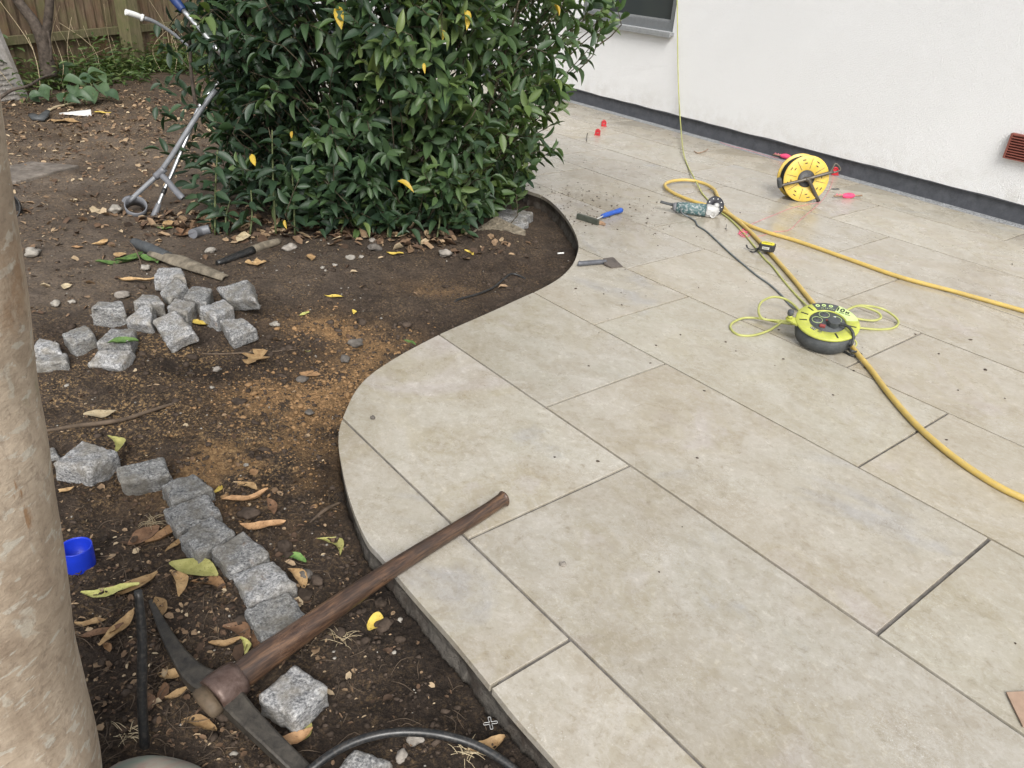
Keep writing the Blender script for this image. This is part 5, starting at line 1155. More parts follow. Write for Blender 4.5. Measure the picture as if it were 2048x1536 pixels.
flat('label_lines', [[(.052, .060), (.071, .0505), (.0725, .0535), (.0535, .063)], [(.074, .049), (.092, .040), (.0935, .043), (.0755, .052)]], MT['ink'], .0007, .001)
sk = []
for (cx, cy) in ((-.0065, .045), (-.039, .008), (.036, .015)):
    bx_ = RM @ Matrix.Translation((cx, cy, 0)); s_ = rl('socket_outlet', [(0, -.004), (.0195, -.004), (.0195, -.0022), (.0, -.0022)], MT['dkgrey'], 28, mm=bx_)
    q = MB(); q.lathe([(.0195, -.0030), (.0208, -.0030), (.0208, -.0014), (.0195, -.0014)], 32, bx_, close=True); q.build('rim', MT['palelime'], s_)
    q = MB()
    for (dx, dy, w, h) in ((0, .009, .003, .006), (-.008, -.006, .006, .003), (.008, -.006, .006, .003)): q.prism([(cx + dx - w / 2, cy + dy - h / 2), (cx + dx + w / 2, cy + dy - h / 2), (cx + dx + w / 2, cy + dy + h / 2), (cx + dx - w / 2, cy + dy + h / 2)], -.0021, -.0017, RM)
    q.build('pin_slot', MT['ink'], s_)
rl('reset_button', [(0, .0015), (.0055, .001), (.006, -.0036), (0, -.0036)], MT['dullred'], 16, mm=RM @ Matrix.Translation((-.001, .006, 0)))
flat('white_tab', [lg(42, .034, .046, .003)], MT['white'], -.0034, .001)
q = MB(); m_ = RM @ Matrix.Translation((-.026, -.036, .002)) @ Matrix.Rotation(-.35, 4, 'Z'); vs_ = MB().box((0, 0, 0), (.022, .013, .010)); vs_.xf(m_); vs_.build('rocker_switch', MT['dullred'], reel, bevel=.002)
# handle lug and knob at the left of the reel
q = MB(); m_ = RM; q.prism([(-.116, .018), (-.150, .026), (-.160, .020), (-.158, .008), (-.120, -.030)], -.014, -.004, m_); q.build('winding_lug', MT['lime'], reel, bevel=.002)
rl('winding_post', [(0, -.004), (.011, -.004), (.009, .012), (0, .012)], MT['lime'], 16, mm=RM @ Matrix.Translation((-.146, .014, 0)))
rl('winding_knob', [(0, .0125), (.0105, .0125), (.0125, .016), (.0125, .030), (.010, .033), (0, .033)], MT['dkgrey'], 20, mm=RM @ Matrix.Translation((-.146, .014, 0)))
# plug in the fourth socket and its black lead
pg = empty('plug', RM @ Vector((.004, -.034, 0)), 'black plug pushed into the front socket of the lime reel, with its lead', 'plug')
q = MB(); q.prism([(-.016, .018), (.016, .021), (.024, .006), (.022, -.016), (.008, -.026), (-.014, -.022), (-.022, -.002)], -.003, .022, RM @ Matrix.Translation((.016, -.022, 0)) @ Matrix.Rotation(.75, 4, 'Z')); q.build('body', MT['dkgrey'], pg, bevel=.004)
q = MB(); w_ = [RM @ Vector(v) for v in ((.024, -.030, .012), (.046, -.040, .016), (.066, -.056, .018), (.080, -.082, .010), (.083, -.100, -.008), (.080, -.106, -.035))] + [on(1697, 690, .012), on(1700, 700, .026), on(1708, 703, .026), on(1717, 705, .018), on(1722, 710, .006), on(1706, 712, .005), on(1690, 704, .005), on(1672, 699, .005)]
q.tube(w_, [.0062] * 4 + [.0048] * 10, 9, 6); q.build('lead', MT['blackc'], pg)
# lime cable loops round the reel
lp = empty('spare_cable_loops', on(1655, 655, .0), 'lime green cable loops sticking out on both sides of the lime reel', 'cable')
q = MB(); q.tube([on(*p) for p in [(1625, 640, .03), (1598, 648, .028), (1580, 642, .03), (1550, 641, .03), (1525, 637, .035), (1517, 622, .045), (1523, 604, .055), (1545, 594, .060), (1570, 598, .055), (1590, 612, .045), (1605, 630, .035)]], .0052, 8, 6); q.build('loop', MT['limec'], lp)
q = MB(); q.tube([on(*p) for p in [(1622, 642, .03), (1596, 648, .032), (1560, 645, .025), (1520, 637, .018), (1488, 636, .012), (1466, 645, .006), (1461, 656, .004), (1475, 669, .004), (1504, 671, .005), (1535, 662, .012), (1556, 650, .022), (1566, 643, .030), (1598, 642, .034)]], .0052, 8, 6); q.build('loop', MT['limec'], lp)
q = MB(); q.tube([on(*p) for p in [(1690, 622, .04), (1712, 612, .045), (1738, 612, .045), (1765, 618, .035), (1788, 632, .022), (1797, 645, .010), (1786, 656, .005), (1755, 659, .004), (1722, 656, .010), (1695, 654, .02)]], .0052, 8, 6); q.build('loop', MT['limec'], lp)
q = MB(); q.tube([on(*p) for p in [(1694, 620, .045), (1715, 612, .05), (1738, 617, .045), (1756, 625, .035), (1762, 635, .022), (1748, 641, .014), (1724, 639, .012), (1698, 634, .02)]], .0052, 8, 6); q.build('loop', MT['limec'], lp)
q = MB(); q.tube([on(*p) for p in [(1700, 684, .03), (1708, 680, .032), (1713, 686, .024), (1710, 693, .014), (1700, 694, .01)]], .0036, 8, 5); q.build('loop', MT['limec'], lp)

# yellow and black cable drum standing on its edge
ct = on(1601, 402, 0); c_ = Vector((-ct.x, -ct.y, 0)).normalized(); rgt = c_.cross(Z) * -1
if rgt.dot(Vector(RT)) < 0: rgt = -rgt
R2 = .148; nf = (c_ * math.cos(.37) + rgt * math.sin(.37) + Z * .13).normalized(); xr2 = Z.cross(nf).normalized()
if xr2.dot(Vector(RT)) < 0: xr2 = -xr2
bx, by, bz = basis(nf, xr2); DM = frame(ct + Z * R2, bx, by, bz)
drm = empty('cable_drum', ct, 'yellow cable drum with a dark crank and leg standing on edge near the wall', 'cable drum')
for z0 in (0.0, -.128):
    q = MB(); q.lathe([(.056, z0 - .004), (R2 - .002, z0 - .006), (R2, z0 - .004), (R2, z0 + .004), (R2 - .002, z0 + .006), (.058, z0 + .003), (.052, z0 - .002)], 56, DM, close=True); fl_ = q.build('flange', MT['yplast'], drm)
    if z0 == 0.0:
        q = MB(); rb = MB()
        for k in range(8):
            a = math.radians(14 + 45 * k)
            for rr_, tw_ in ((.100, .016), (.122, .020)):
                m_ = DM @ Matrix.Rotation(a, 4, 'Z') @ Matrix.Translation((rr_, .012 * (1 if rr_ > .11 else -1) * .5, z0 + .006)); t_ = MB().box((0, 0, 0), (.0055, tw_, .0016)); t_.xf(m_); q.add(t_.v, t_.f)
            m_ = DM @ Matrix.Rotation(a + .39, 4, 'Z') @ Matrix.Translation((.099, 0, z0 + .0052)); t_ = MB().box((0, 0, 0), (.066, .0022, .0034)); t_.xf(m_); rb = MB(); rb.add(t_.v, t_.f); rb.build('radial_rib', MT['steel'], fl_)
        tag(q.build('slot_marks', MT['ink'], fl_), kind='stuff')
q = MB(); q.lathe([(.055, .002), (.050, .0035), (0, .0035), (0, -.128), (.055, -.128)], 40, DM); q.build('core', MT['black'], drm)
q = MB(); prof = [(.05, -.012)]
for k in range(11): prof += [(.122 + .003 * (k % 2), -.014 - k * .0098), (.128 + .003 * ((k * 7) % 3), -.019 - k * .0098)]
prof += [(.05, -.122)]; q.lathe(prof, 48, DM); q.build('wound_cable', MT['blackc'], drm)
Lc = lambda x_, y_, z_: DM @ Vector((x_, y_, z_))
ang = math.radians(19); cx_, sx_ = math.cos(ang), math.sin(ang)
q = MB(); q.tube([Lc(-.182 * cx_, -.182 * sx_ + .008, .030), Lc(-.05 * cx_, -.05 * sx_ + .004, .032), Lc(.05 * cx_, .05 * sx_ + .004, .032), Lc(.165 * cx_, .165 * sx_ + .004, .030)], [.0085, .0105, .0105, .0115], 10, 4); q.build('crank_bar', MT['steel'], drm)
q = MB(); q.tube([Lc(.130, .045, .03), Lc(.146, .075, .03), Lc(.156, .106, .028), Lc(.172, .104, .028), Lc(.200, .076, .028), Lc(.180, .060, .03), Lc(.140, .049, .03)], .0065, 8, 5); q.build('wire_loop', MT['steel'], drm)
q = MB(); q.tube([Lc(-.172, -.058, .030), Lc(-.184, -.034, .045), Lc(-.197, -.004, .060)], [.014, .0155, .0145], 12, 3); q.build('crank_grip', MT['dkgrey'], drm)
leg1 = on(1637, 402, .010); q = MB(); q.tube([Lc(.005, -.005, .030), Lc(.02, -.02, .034), Lc(.0, 0, .034).lerp(leg1, .55), leg1], [.0105, .011, .0125, .013], 12, 3); q.build('stand_leg', MT['steel'], drm)
q = MB(); q.tube([Lc(-.02, .0, .02), Lc(.0, -.0, .034), Lc(.022, -.012, .02)], [.012, .015, .012], 10, 3); q.build('hub_boss', MT['steel'], drm)
q = MB(); q.lathe([(0, .0), (.006, .0), (.006, .003), (0, .003)], 12, DM @ Matrix.Translation((-.02, R2 * .86, -.120))); q.build('rivet', MT['ink'], drm)

# angle grinder
gA, gB = on(1352, 414, .036), on(1440, 424, .036); gd = (gB - gA).normalized(); gs_ = Z.cross(gd)
gr = empty('angle_grinder', on(1400, 428, 0), 'dusty teal angle grinder with a black disc lying on the paving', 'angle grinder')
GM = frame(gA, gd, gs_, Z); L_ = (gB - gA).length
def ell(name, stations, mat, seg=18, par=gr):
    vs = []; 
    for (x_, w, h, zo) in stations:
        for k in range(seg):
            a = 2 * math.pi * k / seg; ca_, sa_ = math.cos(a), math.sin(a); p_ = 0.75
            vs.append(GM @ Vector((x_, w * math.copysign(abs(ca_) ** p_, ca_), zo + h * math.copysign(abs(sa_) ** p_, sa_))))
    q = MB(); n_ = len(stations); q.add(vs, [(i * seg + k, i * seg + (k + 1) % seg, (i + 1) * seg + (k + 1) % seg, (i + 1) * seg + k) for i in range(n_ - 1) for k in range(seg)], True); q.add([], [tuple(i - len(vs) for i in f) for f in (tuple(reversed(range(seg))), tuple((n_ - 1) * seg + k for k in range(seg)))])
    return q.build(name, mat, par)
ell('motor_body', [(.0, .024, .026, 0), (.012, .030, .032, 0), (.05, .032, .034, 0), (.12, .033, .035, 0), (.165, .036, .037, 0), (.178, .034, .036, 0)], MT['teal'])
ell('rear_cap', [(-.022, .014, .016, .004), (-.012, .023, .025, 0), (.0005, .0245, .0265, 0)], MT['gplast'])
ell('gear_head', [(.1785, .036, .037, 0), (.19, .037, .038, 0), (.205, .035, .037, 0), (.225, .028, .034, 0), (.245, .022, .026, .002), (.256, .012, .016, .004)], MT['alu'])
q = MB(); q.tube([GM @ Vector((-.018, .004, .010)), GM @ Vector((-.06, .006, .014)), GM @ Vector((-.098, .008, .020))], [.010, .0085, .0085], 10, 3); q.build('side_handle', MT['dkgrey'], gr)
q = MB(); q.tube([GM @ Vector((.195, -.036, 0)), GM @ Vector((.195, -.040, 0))], .016, 16, 1); q.build('gear_boss', MT['alu'], gr)
q = MB(); q.lathe([(.012, -.002), (.016, -.0005), (.018, 0)], 20, GM @ Matrix.Translation((.222, -.0365, -.012)) @ Matrix.Rotation(math.pi / 2, 4, 'X')); q.build('spindle_lock', MT['alu'], gr)
dc = GM @ Vector((.232, .046, .022)); dn = (gs_ * -.86 + gd * .30 + Z * .36).normalized(); bx, by, bz = basis(dn, rgt); KM = frame(dc, bx, by, bz)
q = MB(); q.lathe([(.010, -.0015), (.0570, -.0015), (.0575, .0), (.0570, .0015), (.010, .0015)], 44, KM, close=True); dsk = q.build('disc', MT['disc'], gr)
q = MB()
for k in range(9): a = 2 * math.pi * k / 9; q.prism(circ(.0030, 10, c=(.043 * math.cos(a), .043 * math.sin(a))), .0017, .0022, KM)
q.build('disc_holes', MT['white'], dsk)
q = MB(); q.lathe([(0, -.012), (.012, -.012), (.018, -.004), (.018, -.0018), (0, -.0018)], 24, KM); q.lathe([(0, .0018), (.016, .0018), (.014, .03), (0, .03)], 20, KM); q.build('lock_nut', MT['alu'], gr)

# tape measure
tmc = on(1531, 508, 0); tv = Vector((tmc.x, tmc.y, 0)).normalized(); tx = tv.cross(Z)
if tx.dot(Vector(RT)) < 0: tx = -tx
TM = frame(tmc, tx, tv, Z); tape = empty('tape_measure', tmc, 'black and yellow tape measure lying across the hose', 'tape measure')
pf = [(-.038, -.026), (.030, -.028), (.040, -.020), (.043, .012), (.034, .030), (-.020, .032), (-.036, .022), (-.042, -.01)]
q = MB(); q.prism(pf, .0205, .058, TM); q.build('case', MT['black'], tape, bevel=.005)
q = MB(); q.prism([(p[0] * .82, p[1] * .82) for p in pf], .0583, .0605, TM); lb_ = q.build('yellow_label', MT['ylabel'], tape, bevel=.0015)
q = MB()
for i in range(7): q.box(TM @ Vector((-.022 + i * .0068, .004 + (.002 if i % 2 else -.001), .0612)), (.0042, .009, .0008), TM.to_3x3())
q.build('printed_name', MT['ink'], lb_)
q = MB(); q.box(TM @ Vector((-.006, -.0285, .040)), (.036, .002, .013), TM.to_3x3()); q.build('side_sticker', MT['label'], tape)
q = MB()
for i in range(5): q.box(TM @ Vector((-.018 + i * .006, -.0298, .040)), (.003, .0006, .007), TM.to_3x3())
q.build('sticker_print', MT['dkgrey'], tape)
q = MB(); q.ribbon([TM @ Vector(v) for v in ((-.036, .004, .03), (-.058, .000, .018), (-.078, .006, .010), (-.098, .016, .012), (-.108, .022, .026))], .012, .0022, 4); q.build('wrist_strap', MT['black'], tape)
q = MB(); q.ribbon([TM @ Vector(v) for v in ((-.038, .0, .028), (-.054, -.012, .008), (-.066, -.016, .004), (-.080, -.006, .004))], .012, .0022, 4); q.build('wrist_strap', MT['black'], tape)

# bolster chisel
bo = empty('bolster_chisel', on(1200, 530, 0), 'steel bolster chisel with a flared blade lying on a paving joint', 'chisel')
q = MB(); q.tube([on(1158, 527, .013), on(1164, 527, .013), on(1200, 524, .012), on(1212, 524, .010)], [.0150, .0125, .0125, .011], 12, 3); q.build('shank', MT['bolsterh'], bo)
bl = [on(1206, 520, .008), on(1226, 516, .006), on(1246, 534, .001), on(1222, 536, .003), on(1208, 529, .007)]; q = MB(); q.add([v + Z * .009 for v in bl[:1]] + [bl[1] + Z * .006, bl[2] + Z * .002, bl[3] + Z * .005, bl[4] + Z * .009] + [v - Z * .001 for v in bl], [(0, 1, 2, 3, 4), (9, 8, 7, 6, 5)] + [(i, (i + 1) % 5, 5 + (i + 1) % 5, 5 + i) for i in range(5)]); q.build('blade', MT['bolster'], bo)
# blue handled tool with a dark head
ht = empty('hand_tool', on(1195, 445, 0), 'hand tool with a blue grip and a long dark green head', 'hand tool')
q = MB(); a, b = on(1155, 432, .016), on(1197, 445, .016); q.ribbon([a, a.lerp(b, .5), b], .020, .032, 2); q.build('head', MT['dkbar'], ht)
q = MB(); q.ribbon([on(1196.5, 444.8, .012), on(1203, 446, .011), on(1210, 449, .010)], [.018, .016, .012], [.022, .02, .012], 2); q.build('wooden_end', MT['woodend'], ht)
q = MB(); q.tube([on(1187, 441, .02), on(1196, 437, .024), on(1206, 432, .022)], .004, 8, 3); q.build('tang', MT['alu'], ht)
q = MB(); q.tube([on(1204, 432.5, .020), on(1214, 429, .020), on(1230, 424, .020), on(1240, 421, .020), on(1243, 420, .020)], [.011, .0145, .0135, .0165, .013], 14, 4); q.build('grip', MT['bluegrip'], ht)

# builder's line, blocks and stakes
def string(pts, name, label, mat='pinkl', r=.0011): q = MB(); q.tube([on(px, py, z_) for px, py, z_ in pts], r, 5, 6); return tag(q.build(name, MT[mat]), label, 'string')
string([(1667, 352, .02), (1664, 366, .006), (1656, 384, .003), (1642, 403, .002), (1626, 418, .002), (1600, 440, .002), (1578, 460, .002), (1545, 464, .002), (1520, 472, .002), (1500, 470, .002)], 'line_string', 'pink string running from the red line block past the drum leg')
string([(1640, 404, .002), (1610, 410, .002), (1580, 417, .002), (1550, 429, .002), (1520, 441, .002), (1499, 450, .002)], 'line_string', 'straight pink string branching off below the drum leg')
string([(1499, 450, .002), (1488, 458, .003), (1478, 463, .005), (1486, 470, .006), (1494, 466, .006), (1482, 464, .008), (1480, 470, .004), (1492, 474, .003), (1500, 468, .002), (1488, 462, .008), (1476, 468, .004)], 'string_tangle', 'small tangle of pink string beside the hose', 'pink', .0018)
string([(1440, 284, .004), (1462, 292, .003), (1488, 298, .004), (1512, 305, .004), (1540, 313, .008), (1556, 316, .02)], 'line_string', 'red string lying along the drainage channel', 'pinkl', .0016)
def block(px, py, label, s=1.0, yaw=0.0):
    o_ = on(px, py, 0); t = empty('line_block', o_, label, 'line block', 'red builders line blocks'); v_ = Vector((o_.x, o_.y, 0)).normalized(); x_ = v_.cross(Z); x_ = x_ if x_.dot(Vector(RT)) > 0 else -x_
    m_ = frame(o_, x_, v_, Z) @ Matrix.Rotation(yaw, 4, 'Z')
    q = MB()
    for dx in (-.014, .014): q.box(m_ @ Vector((dx * s, 0, .017 * s)), (.008 * s, .026 * s, .034 * s), m_.to_3x3())
    q.box(m_ @ Vector((0, 0, .006 * s)), (.0195 * s, .030 * s, .012 * s), m_.to_3x3()); q.box(m_ @ Vector((0, -.0152 * s, .001 * s + .002)), (.042 * s, .012 * s, .005 * s), m_.to_3x3()); q.build('base', MT['red'], t)
    q = MB(); q.tube([m_ @ Vector((-.012 * s, .0, .036 * s)), m_ @ Vector((0, .0, .042 * s)), m_ @ Vector((.012 * s, 0, .036 * s))], .005 * s, 8, 3); q.box(m_ @ Vector((0, .0, .026 * s)), (.0185 * s, .012 * s, .016 * s), m_.to_3x3()); q.build('cleat', MT['red'], t)
block(1207, 252, 'red line block on the paving nearer the white wall, right of the shrub', 1.15, .2); block(1195, 270, 'red line block on the paving just below another one, right of the shrub', 1.15, -.15); block(1668, 349, 'red line block at the wall base right of the yellow drum', 1.25, .4)
def stake(p0, p1, label, wound=(.3, .72)):
    t = empty('line_stake', (p0 + p1) / 2, label, 'line stake'); d = p1 - p0
    q = MB(); q.tube([p0, p0 + d * .5, p1], .006, 8, 2); q.build('stick', MT['woodend'], t)
    q = MB(); q.tube([p0 + d * (wound[0] + (wound[1] - wound[0]) * k / 6) for k in range(7)], [.009, .015, .0185, .019, .0185, .014, .009], 14, 2); bo_ = q.build('wound_line', MT['pink'], t)
    q = MB(); pts = []
    for k in range(120):
        s_ = k / 119; c = p0 + d * (wound[0] + (wound[1] - wound[0]) * (.06 + .88 * s_)); r_ = .0195 * math.sin(math.pi * (.14 + .72 * s_)) ** .6; a = k * .72; n1 = Z; n2 = d.normalized().cross(Z); pts.append(c + (n1 * math.cos(a) + n2 * math.sin(a)) * r_)
    q.tube(pts, .0016, 4, 1); q.build('line_turns', MT['pink'], bo_)
    q = MB(); q.tube([p0 + d * .05 + Z * .008, p0 + d * .1 + Z * .014, p0 + d * .14 - Z * .002, p0 + d * .2 + Z * .012, p0 + d * .26 + Z * .002, p0 + d * .30 + Z * .012], .003, 6, 4); q.build('loose_end', MT['pinkl'], t)
stake(on(1668, 392, .016), on(1724, 391, .014), 'stick wound with bright pink line lying right of the yellow drum')
stake(on(1546, 309, .02), on(1596, 316, .03), 'stick wound with pink line behind the yellow drum by the wall')
q = MB(); q.tube([on(1173, 283, .0), on(1173.5, 276, .0) + Z * .03, on(1174, 283, .0) + Z * .065], .004, 6, 2); tag(q.build('steel_pin', MT['steel']), 'dark steel pin standing in a paving joint right of the shrub', 'pin')
q = MB(); q.box(on(1671, 378, .003), (.055, .018, .004), Matrix.Rotation(.3, 3, 'Z')); tag(q.build('dark_wedge', MT['dkgrey']), 'thin dark wedge lying on the paving above the pink stake', 'wedge')
q = MB(); q.lathe([(.006, 0), (.005, .003), (.0018, .004), (.0014, .026), (0, .03)], 10, frame(on(1451.5, 458, 0), (1, 0, 0), (0, 1, 0), (0, 0, 1))); tag(q.build('screw', MT['ink']), 'tiny dark screw standing on its head between cable and hose', 'screw')
single_tube('curled_offcut', [on(1388, 302, .004), on(1396, 306, .004), on(1408, 303, .012), on(1416, 298, .006)], .004, MT['woodend'], 'small curled offcut on the paving below the drainage channel', 'offcut', 6)
q = MB(); a_ = [on(2013, 1384, .006), on(2090, 1380, .006), on(2100, 1462, .006), on(2046, 1452, .005)]; q.add(a_ + [v - Z * .0035 for v in a_], [(0, 1, 2, 3), (7, 6, 5, 4), (0, 4, 5, 1), (1, 5, 6, 2), (2, 6, 7, 3), (3, 7, 4, 0)]); tag(q.build('brown_card', MT['paper']), 'brown card corner on the paving at the right edge', 'card')

# ================================================================== LEAVES AND STONES ON THE GROUND
frg2 = np.random.default_rng(31)
def curled(L, w, curl, roll, seed, nl=9, lobed=False):
    V = []
    for i in range(nl + 1):
        t = i / nl; hw = .5 * w * L * max(.03, math.sin(math.pi * (0.03 + .94 * t)) ** .8); 
        if lobed: hw *= 1 + .55 * math.sin(t * 15 + seed)
        y0 = curl * L * (t - .5) ** 2 * 2.2 - curl * L * .2
        for s_ in (-1, -.5, 0, .5, 1):
            a = s_ * roll; yy = (math.sin(a) / max(roll, .01)) * hw; zz = (1 - math.cos(a)) / max(roll, .01) * hw
            V.append(((t - .5) * L, y0 + yy, zz + .10 * L * (t - .5) ** 2 * 2 + .012 * L * math.sin(t * 9 + seed + s_ * 2)))
    F_ = [(i * 5 + j, i * 5 + j + 1, (i + 1) * 5 + j + 1, (i + 1) * 5 + j) for i in range(nl) for j in range(4)]
    return np.array(V), F_
def put_leaf(px, py, size_px, ang, mat, label, w=.36, curl=.2, roll=.9, lobed=False, z=None, dz=.004, tilt=0, group=None):
    p = G(px, py) if z is None else on(px, py, z); dist = (p - Vector((0, 0, CAM_H))).length; L = size_px / F_PX * dist * 1.12
    V, F_ = curled(L, w, curl, roll, frg2.uniform(0, 6), lobed=lobed)
    V = V + frg2.normal(0, .007 * L, V.shape) + np.stack([0 * V[:, 0], .02 * L * np.sin(V[:, 0] / L * 5 + frg2.uniform(0, 6)), .028 * L * np.sin(V[:, 0] / L * 8 + frg2.uniform(0, 6))], 1)
    # ang: direction on screen (0 = right, 90 = away)
    a = math.radians(ang); m_ = Matrix.Rotation(tilt, 4, 'X') @ Matrix.Identity(4); m_ = Matrix.Rotation(a, 4, 'Z') @ Matrix.Rotation(tilt, 4, 'X')
    q = MB(); q.add([m_ @ Vector(v) for v in V], F_, True); zm = min(v.z for v in q.v); me_m = MT[mat]
    me = bpy.data.meshes.new('fallen_leaf'); me.from_pydata([v - Vector((0, 0, zm)) for v in q.v], [], q.f); me.polygons.foreach_set('use_smooth', [True] * len(q.f)); me.materials.append(me_m)
    o = bpy.data.objects.new('fallen_leaf', me); COL.objects.link(o); o.location = p + Vector((0, 0, dz)); return tag(o, label, 'leaf', group or 'fallen leaves')
LVS = [(392, 1145, 84, 170, 'ygreen', 'broad pale yellow green leaf left of the brownish sett', .5, .12, .6), (360, 1170, 62, 125, 'tan', 'curled tan leaf just below the broad yellow green leaf', .42, .3, 1.2), (424, 1174, 66, 165, 'orange', 'curled orange leaf with a pointed tip beside the round cornered sett', .4, .25, 1.2), (262, 1178, 84, 35, 'tan', 'long crescent shaped tan leaf above the pipe stub', .34, .45, .9), (222, 1187, 80, 20, 'ygreen', 'long yellow green leaf left of the crescent leaf', .26, .15, .8),
 (290, 1076, 56, 60, 'brown', 'wrinkled brown leaf right of the blue cap', .62, .1, .7), (336, 1070, 72, 60, 'orange', 'folded brown leaf against the proud brownish sett', .36, .3, 1.4), (352, 1092, 44, 75, 'tan', 'narrow tan leaf at the foot of the brownish sett', .3, .2, 1.2), (492, 1001, 76, 28, 'orange', 'long rolled orange leaf right of the bend in the sett row', .28, .2, 1.5), (525, 1056, 74, 12, 'orange', 'long curled orange leaf right of the pale rough sett', .34, .3, 1.2), (545, 1018, 46, 120, 'brown', 'brown leaf half buried near the long rolled orange leaf', .4, .2, 1.0),
 (668, 1093, 58, 145, 'ygreen', 'curled pale leaf by itself near the dark paving edge', .36, .55, .8), (598, 1160, 62, 130, 'tan', 'folded tan leaf against the right side of the sett row', .44, .3, 1.3), (592, 1120, 44, 165, 'green', 'small dark green leaf right of the sett row', .4, .2, .9), (750, 1248, 44, 80, 'yel', 'bright yellow leaf beside a clod below the handle', .6, .1, .7), (512, 720, 52, 80, 'tan', 'lobed pale brown leaf standing in the dark hollow', .75, .15, .6, True), (404, 651, 44, 10, 'yel', 'yellow leaf on the soil right of the big square sett', .4, .1, .8), (248, 688, 46, 195, 'green', 'fresh green leaf on the front edge of a sett', .5, .3, 1.1),
 (668, 596, 34, 5, 'yel', 'yellow leaf alone in the middle of the bare soil', .3, .1, .7), (272, 564, 54, 12, 'tan', 'arched tan leaf on the soil left of the clay shard', .26, .35, 1.2), (133, 575, 22, 110, 'pale', 'small pale triangular leaf left of the arched tan leaf', .7, .1, .5), (202, 833, 48, 20, 'pale', 'pale serrated leaf just above the long root', .48, .1, .5), (236, 893, 52, 130, 'ygreen', 'curled yellow leaf on the corner of the largest row sett', .36, .4, 1.0), (436, 982, 30, 85, 'yel', 'yellow leaf curled round the sett at the bend', .34, .6, 1.0), (400, 1452, 64, 172, 'tan', 'tan boat shaped leaf beneath the end of the pickaxe handle', .34, .25, .9),
 (586, 1482, 66, 28, 'orange', 'orange brown leaf in front of the lone square sett', .42, .2, 1.0), (611, 1470, 38, 75, 'ygreen', 'small lime leaf beside the orange brown leaf at the lone sett', .55, .15, .8), (974, 1497, 66, 25, 'tan', 'crumpled tan leaf near the bottom edge left of the paving', .45, .2, 1.0), (1026, 1471, 30, 100, 'green', 'small green leaf at the foot of the paving edge', .8, .1, .5), (452, 1290, 52, 20, 'tan', 'rolled tan leaf left of the last sett of the row', .36, .25, 1.3), (478, 1268, 60, 150, 'brown', 'veined brown leaf leaning on the last sett of the row', .5, .3, 1.0), (512, 1284, 48, 115, 'brown', 'red brown leaf under the pickaxe handle by the last sett', .44, .2, .9), (492, 1296, 40, 120, 'ygreen', 'pale green leaf between two brown ones by the pickaxe handle', .34, .35, 1.0),
 (318, 1222, 56, 110, 'tan', 'tan leaf behind the tip of the pick', .45, .35, .9), (240, 1262, 76, 75, 'tan', 'split pale brown leaf left of the pipe stub', .34, .15, 1.2), (205, 1270, 62, 28, 'brown', 'red brown leaf between trunk and pipe stub', .3, .25, 1.2), (182, 1250, 44, 15, 'tan', 'tan leaf half hidden by the trunk edge', .35, .2, 1.0), (345, 1352, 44, 15, 'tan', 'pale tan leaf beneath the pick arm', .5, .2, .9), (327, 1390, 36, 100, 'brown', 'dull red brown leaf standing near the handle end', .5, .15, .8), (300, 1408, 34, 120, 'brown', 'broad brown leaf right of the pipe stub', .6, .15, .8), (355, 1392, 34, 40, 'tan', 'small tan leaf left of the handle end', .5, .3, .9), (216, 1298, 24, 140, 'orange', 'small orange leaf beside the pipe stub', .5, .2, 1),
 (820, 688, 28, 150, 'green', 'narrow green leaf on the edge of the paving curve', .36, .1, .8), (620, 752, 36, 5, 'orange', 'flat orange brown flake in the sandy hollow', .6, .05, .4), (330, 460, 24, 10, 'green', 'small green leaf in front of the crutch', .5, .1, .8), (337, 452, 36, 100, 'tan', 'tan leaf leaning by the crutch rubber foot', .5, .2, .9), (373, 470, 38, 70, 'brown', 'lobed brown leaf left of the short dark tube', .8, .15, .6, True), (486, 478, 44, 95, 'pale', 'pale bark like leaf under the shrub front', .5, .1, .4), (204, 490, 30, 75, 'tan', 'curled tan leaf standing on the soil left of the pipe end', .5, .5, 1.2), (155, 497, 18, 10, 'orange', 'tiny orange leaf on the bare soil', .5, .1, .8), (240, 512, 20, 0, 'tan', 'round pale tan leaf left of the clay shard', .95, .0, .2), (235, 528, 64, 25, 'green', 'green leaf lying left of the clay shard', .26, .15, .7), (300, 524, 52, 150, 'green', 'green leaf touching the clay shard', .4, .2, .8), (262, 520, 50, 60, 'green', 'green leaf above the other green leaves by the shard', .4, .2, .8),
 (790, 510, 30, 5, 'yel', 'yellow leaf among brown litter under the shrub', .4, .1, .8), (610, 630, 22, 60, 'ygreen', 'small pale leaf right of the lowest heap sett', .45, .2, .8), (708, 627, 18, 110, 'yel', 'small yellow leaf near the paving curve', .5, .2, .8), (616, 705, 16, 140, 'ygreen', 'tiny lime leaf in the dark soil', .5, .2, .8), (940, 508, 28, 130, 'yel', 'yellow leaf in the bed below the shrub', .34, .3, .9), (622, 520, 28, 120, 'tan', 'curled tan leaf in front of the shrub', .6, .3, 1.0), (512, 530, 34, 20, 'tan', 'lobed pale leaf right of the broken pipe', .7, .1, .5, True), (128, 985, 30, 40, 'tan', 'tan leaf below the largest row sett', .4, .2, 1), (207, 928, 20, 25, 'orange', 'small orange leaf in the row', .4, .2, 1) if False else (508, 948, 20, 120, 'orange', 'small orange flake at the sandy slope', .8, .1, .6), (495, 975, 44, 160, 'tan', 'flat tan leaf above the long rolled orange leaf', .36, .15, .7), (130, 245, 40, 5, 'tan', 'tan leaf left below the white strip', .5, .1, .5), (205, 228, 26, 5, 'yel', 'yellow leaf right of the white strip', .35, .1, .8), (272, 400, 26, 60, 'orange', 'orange leaf lying in the crutch cuff', .6, .2, .8)]
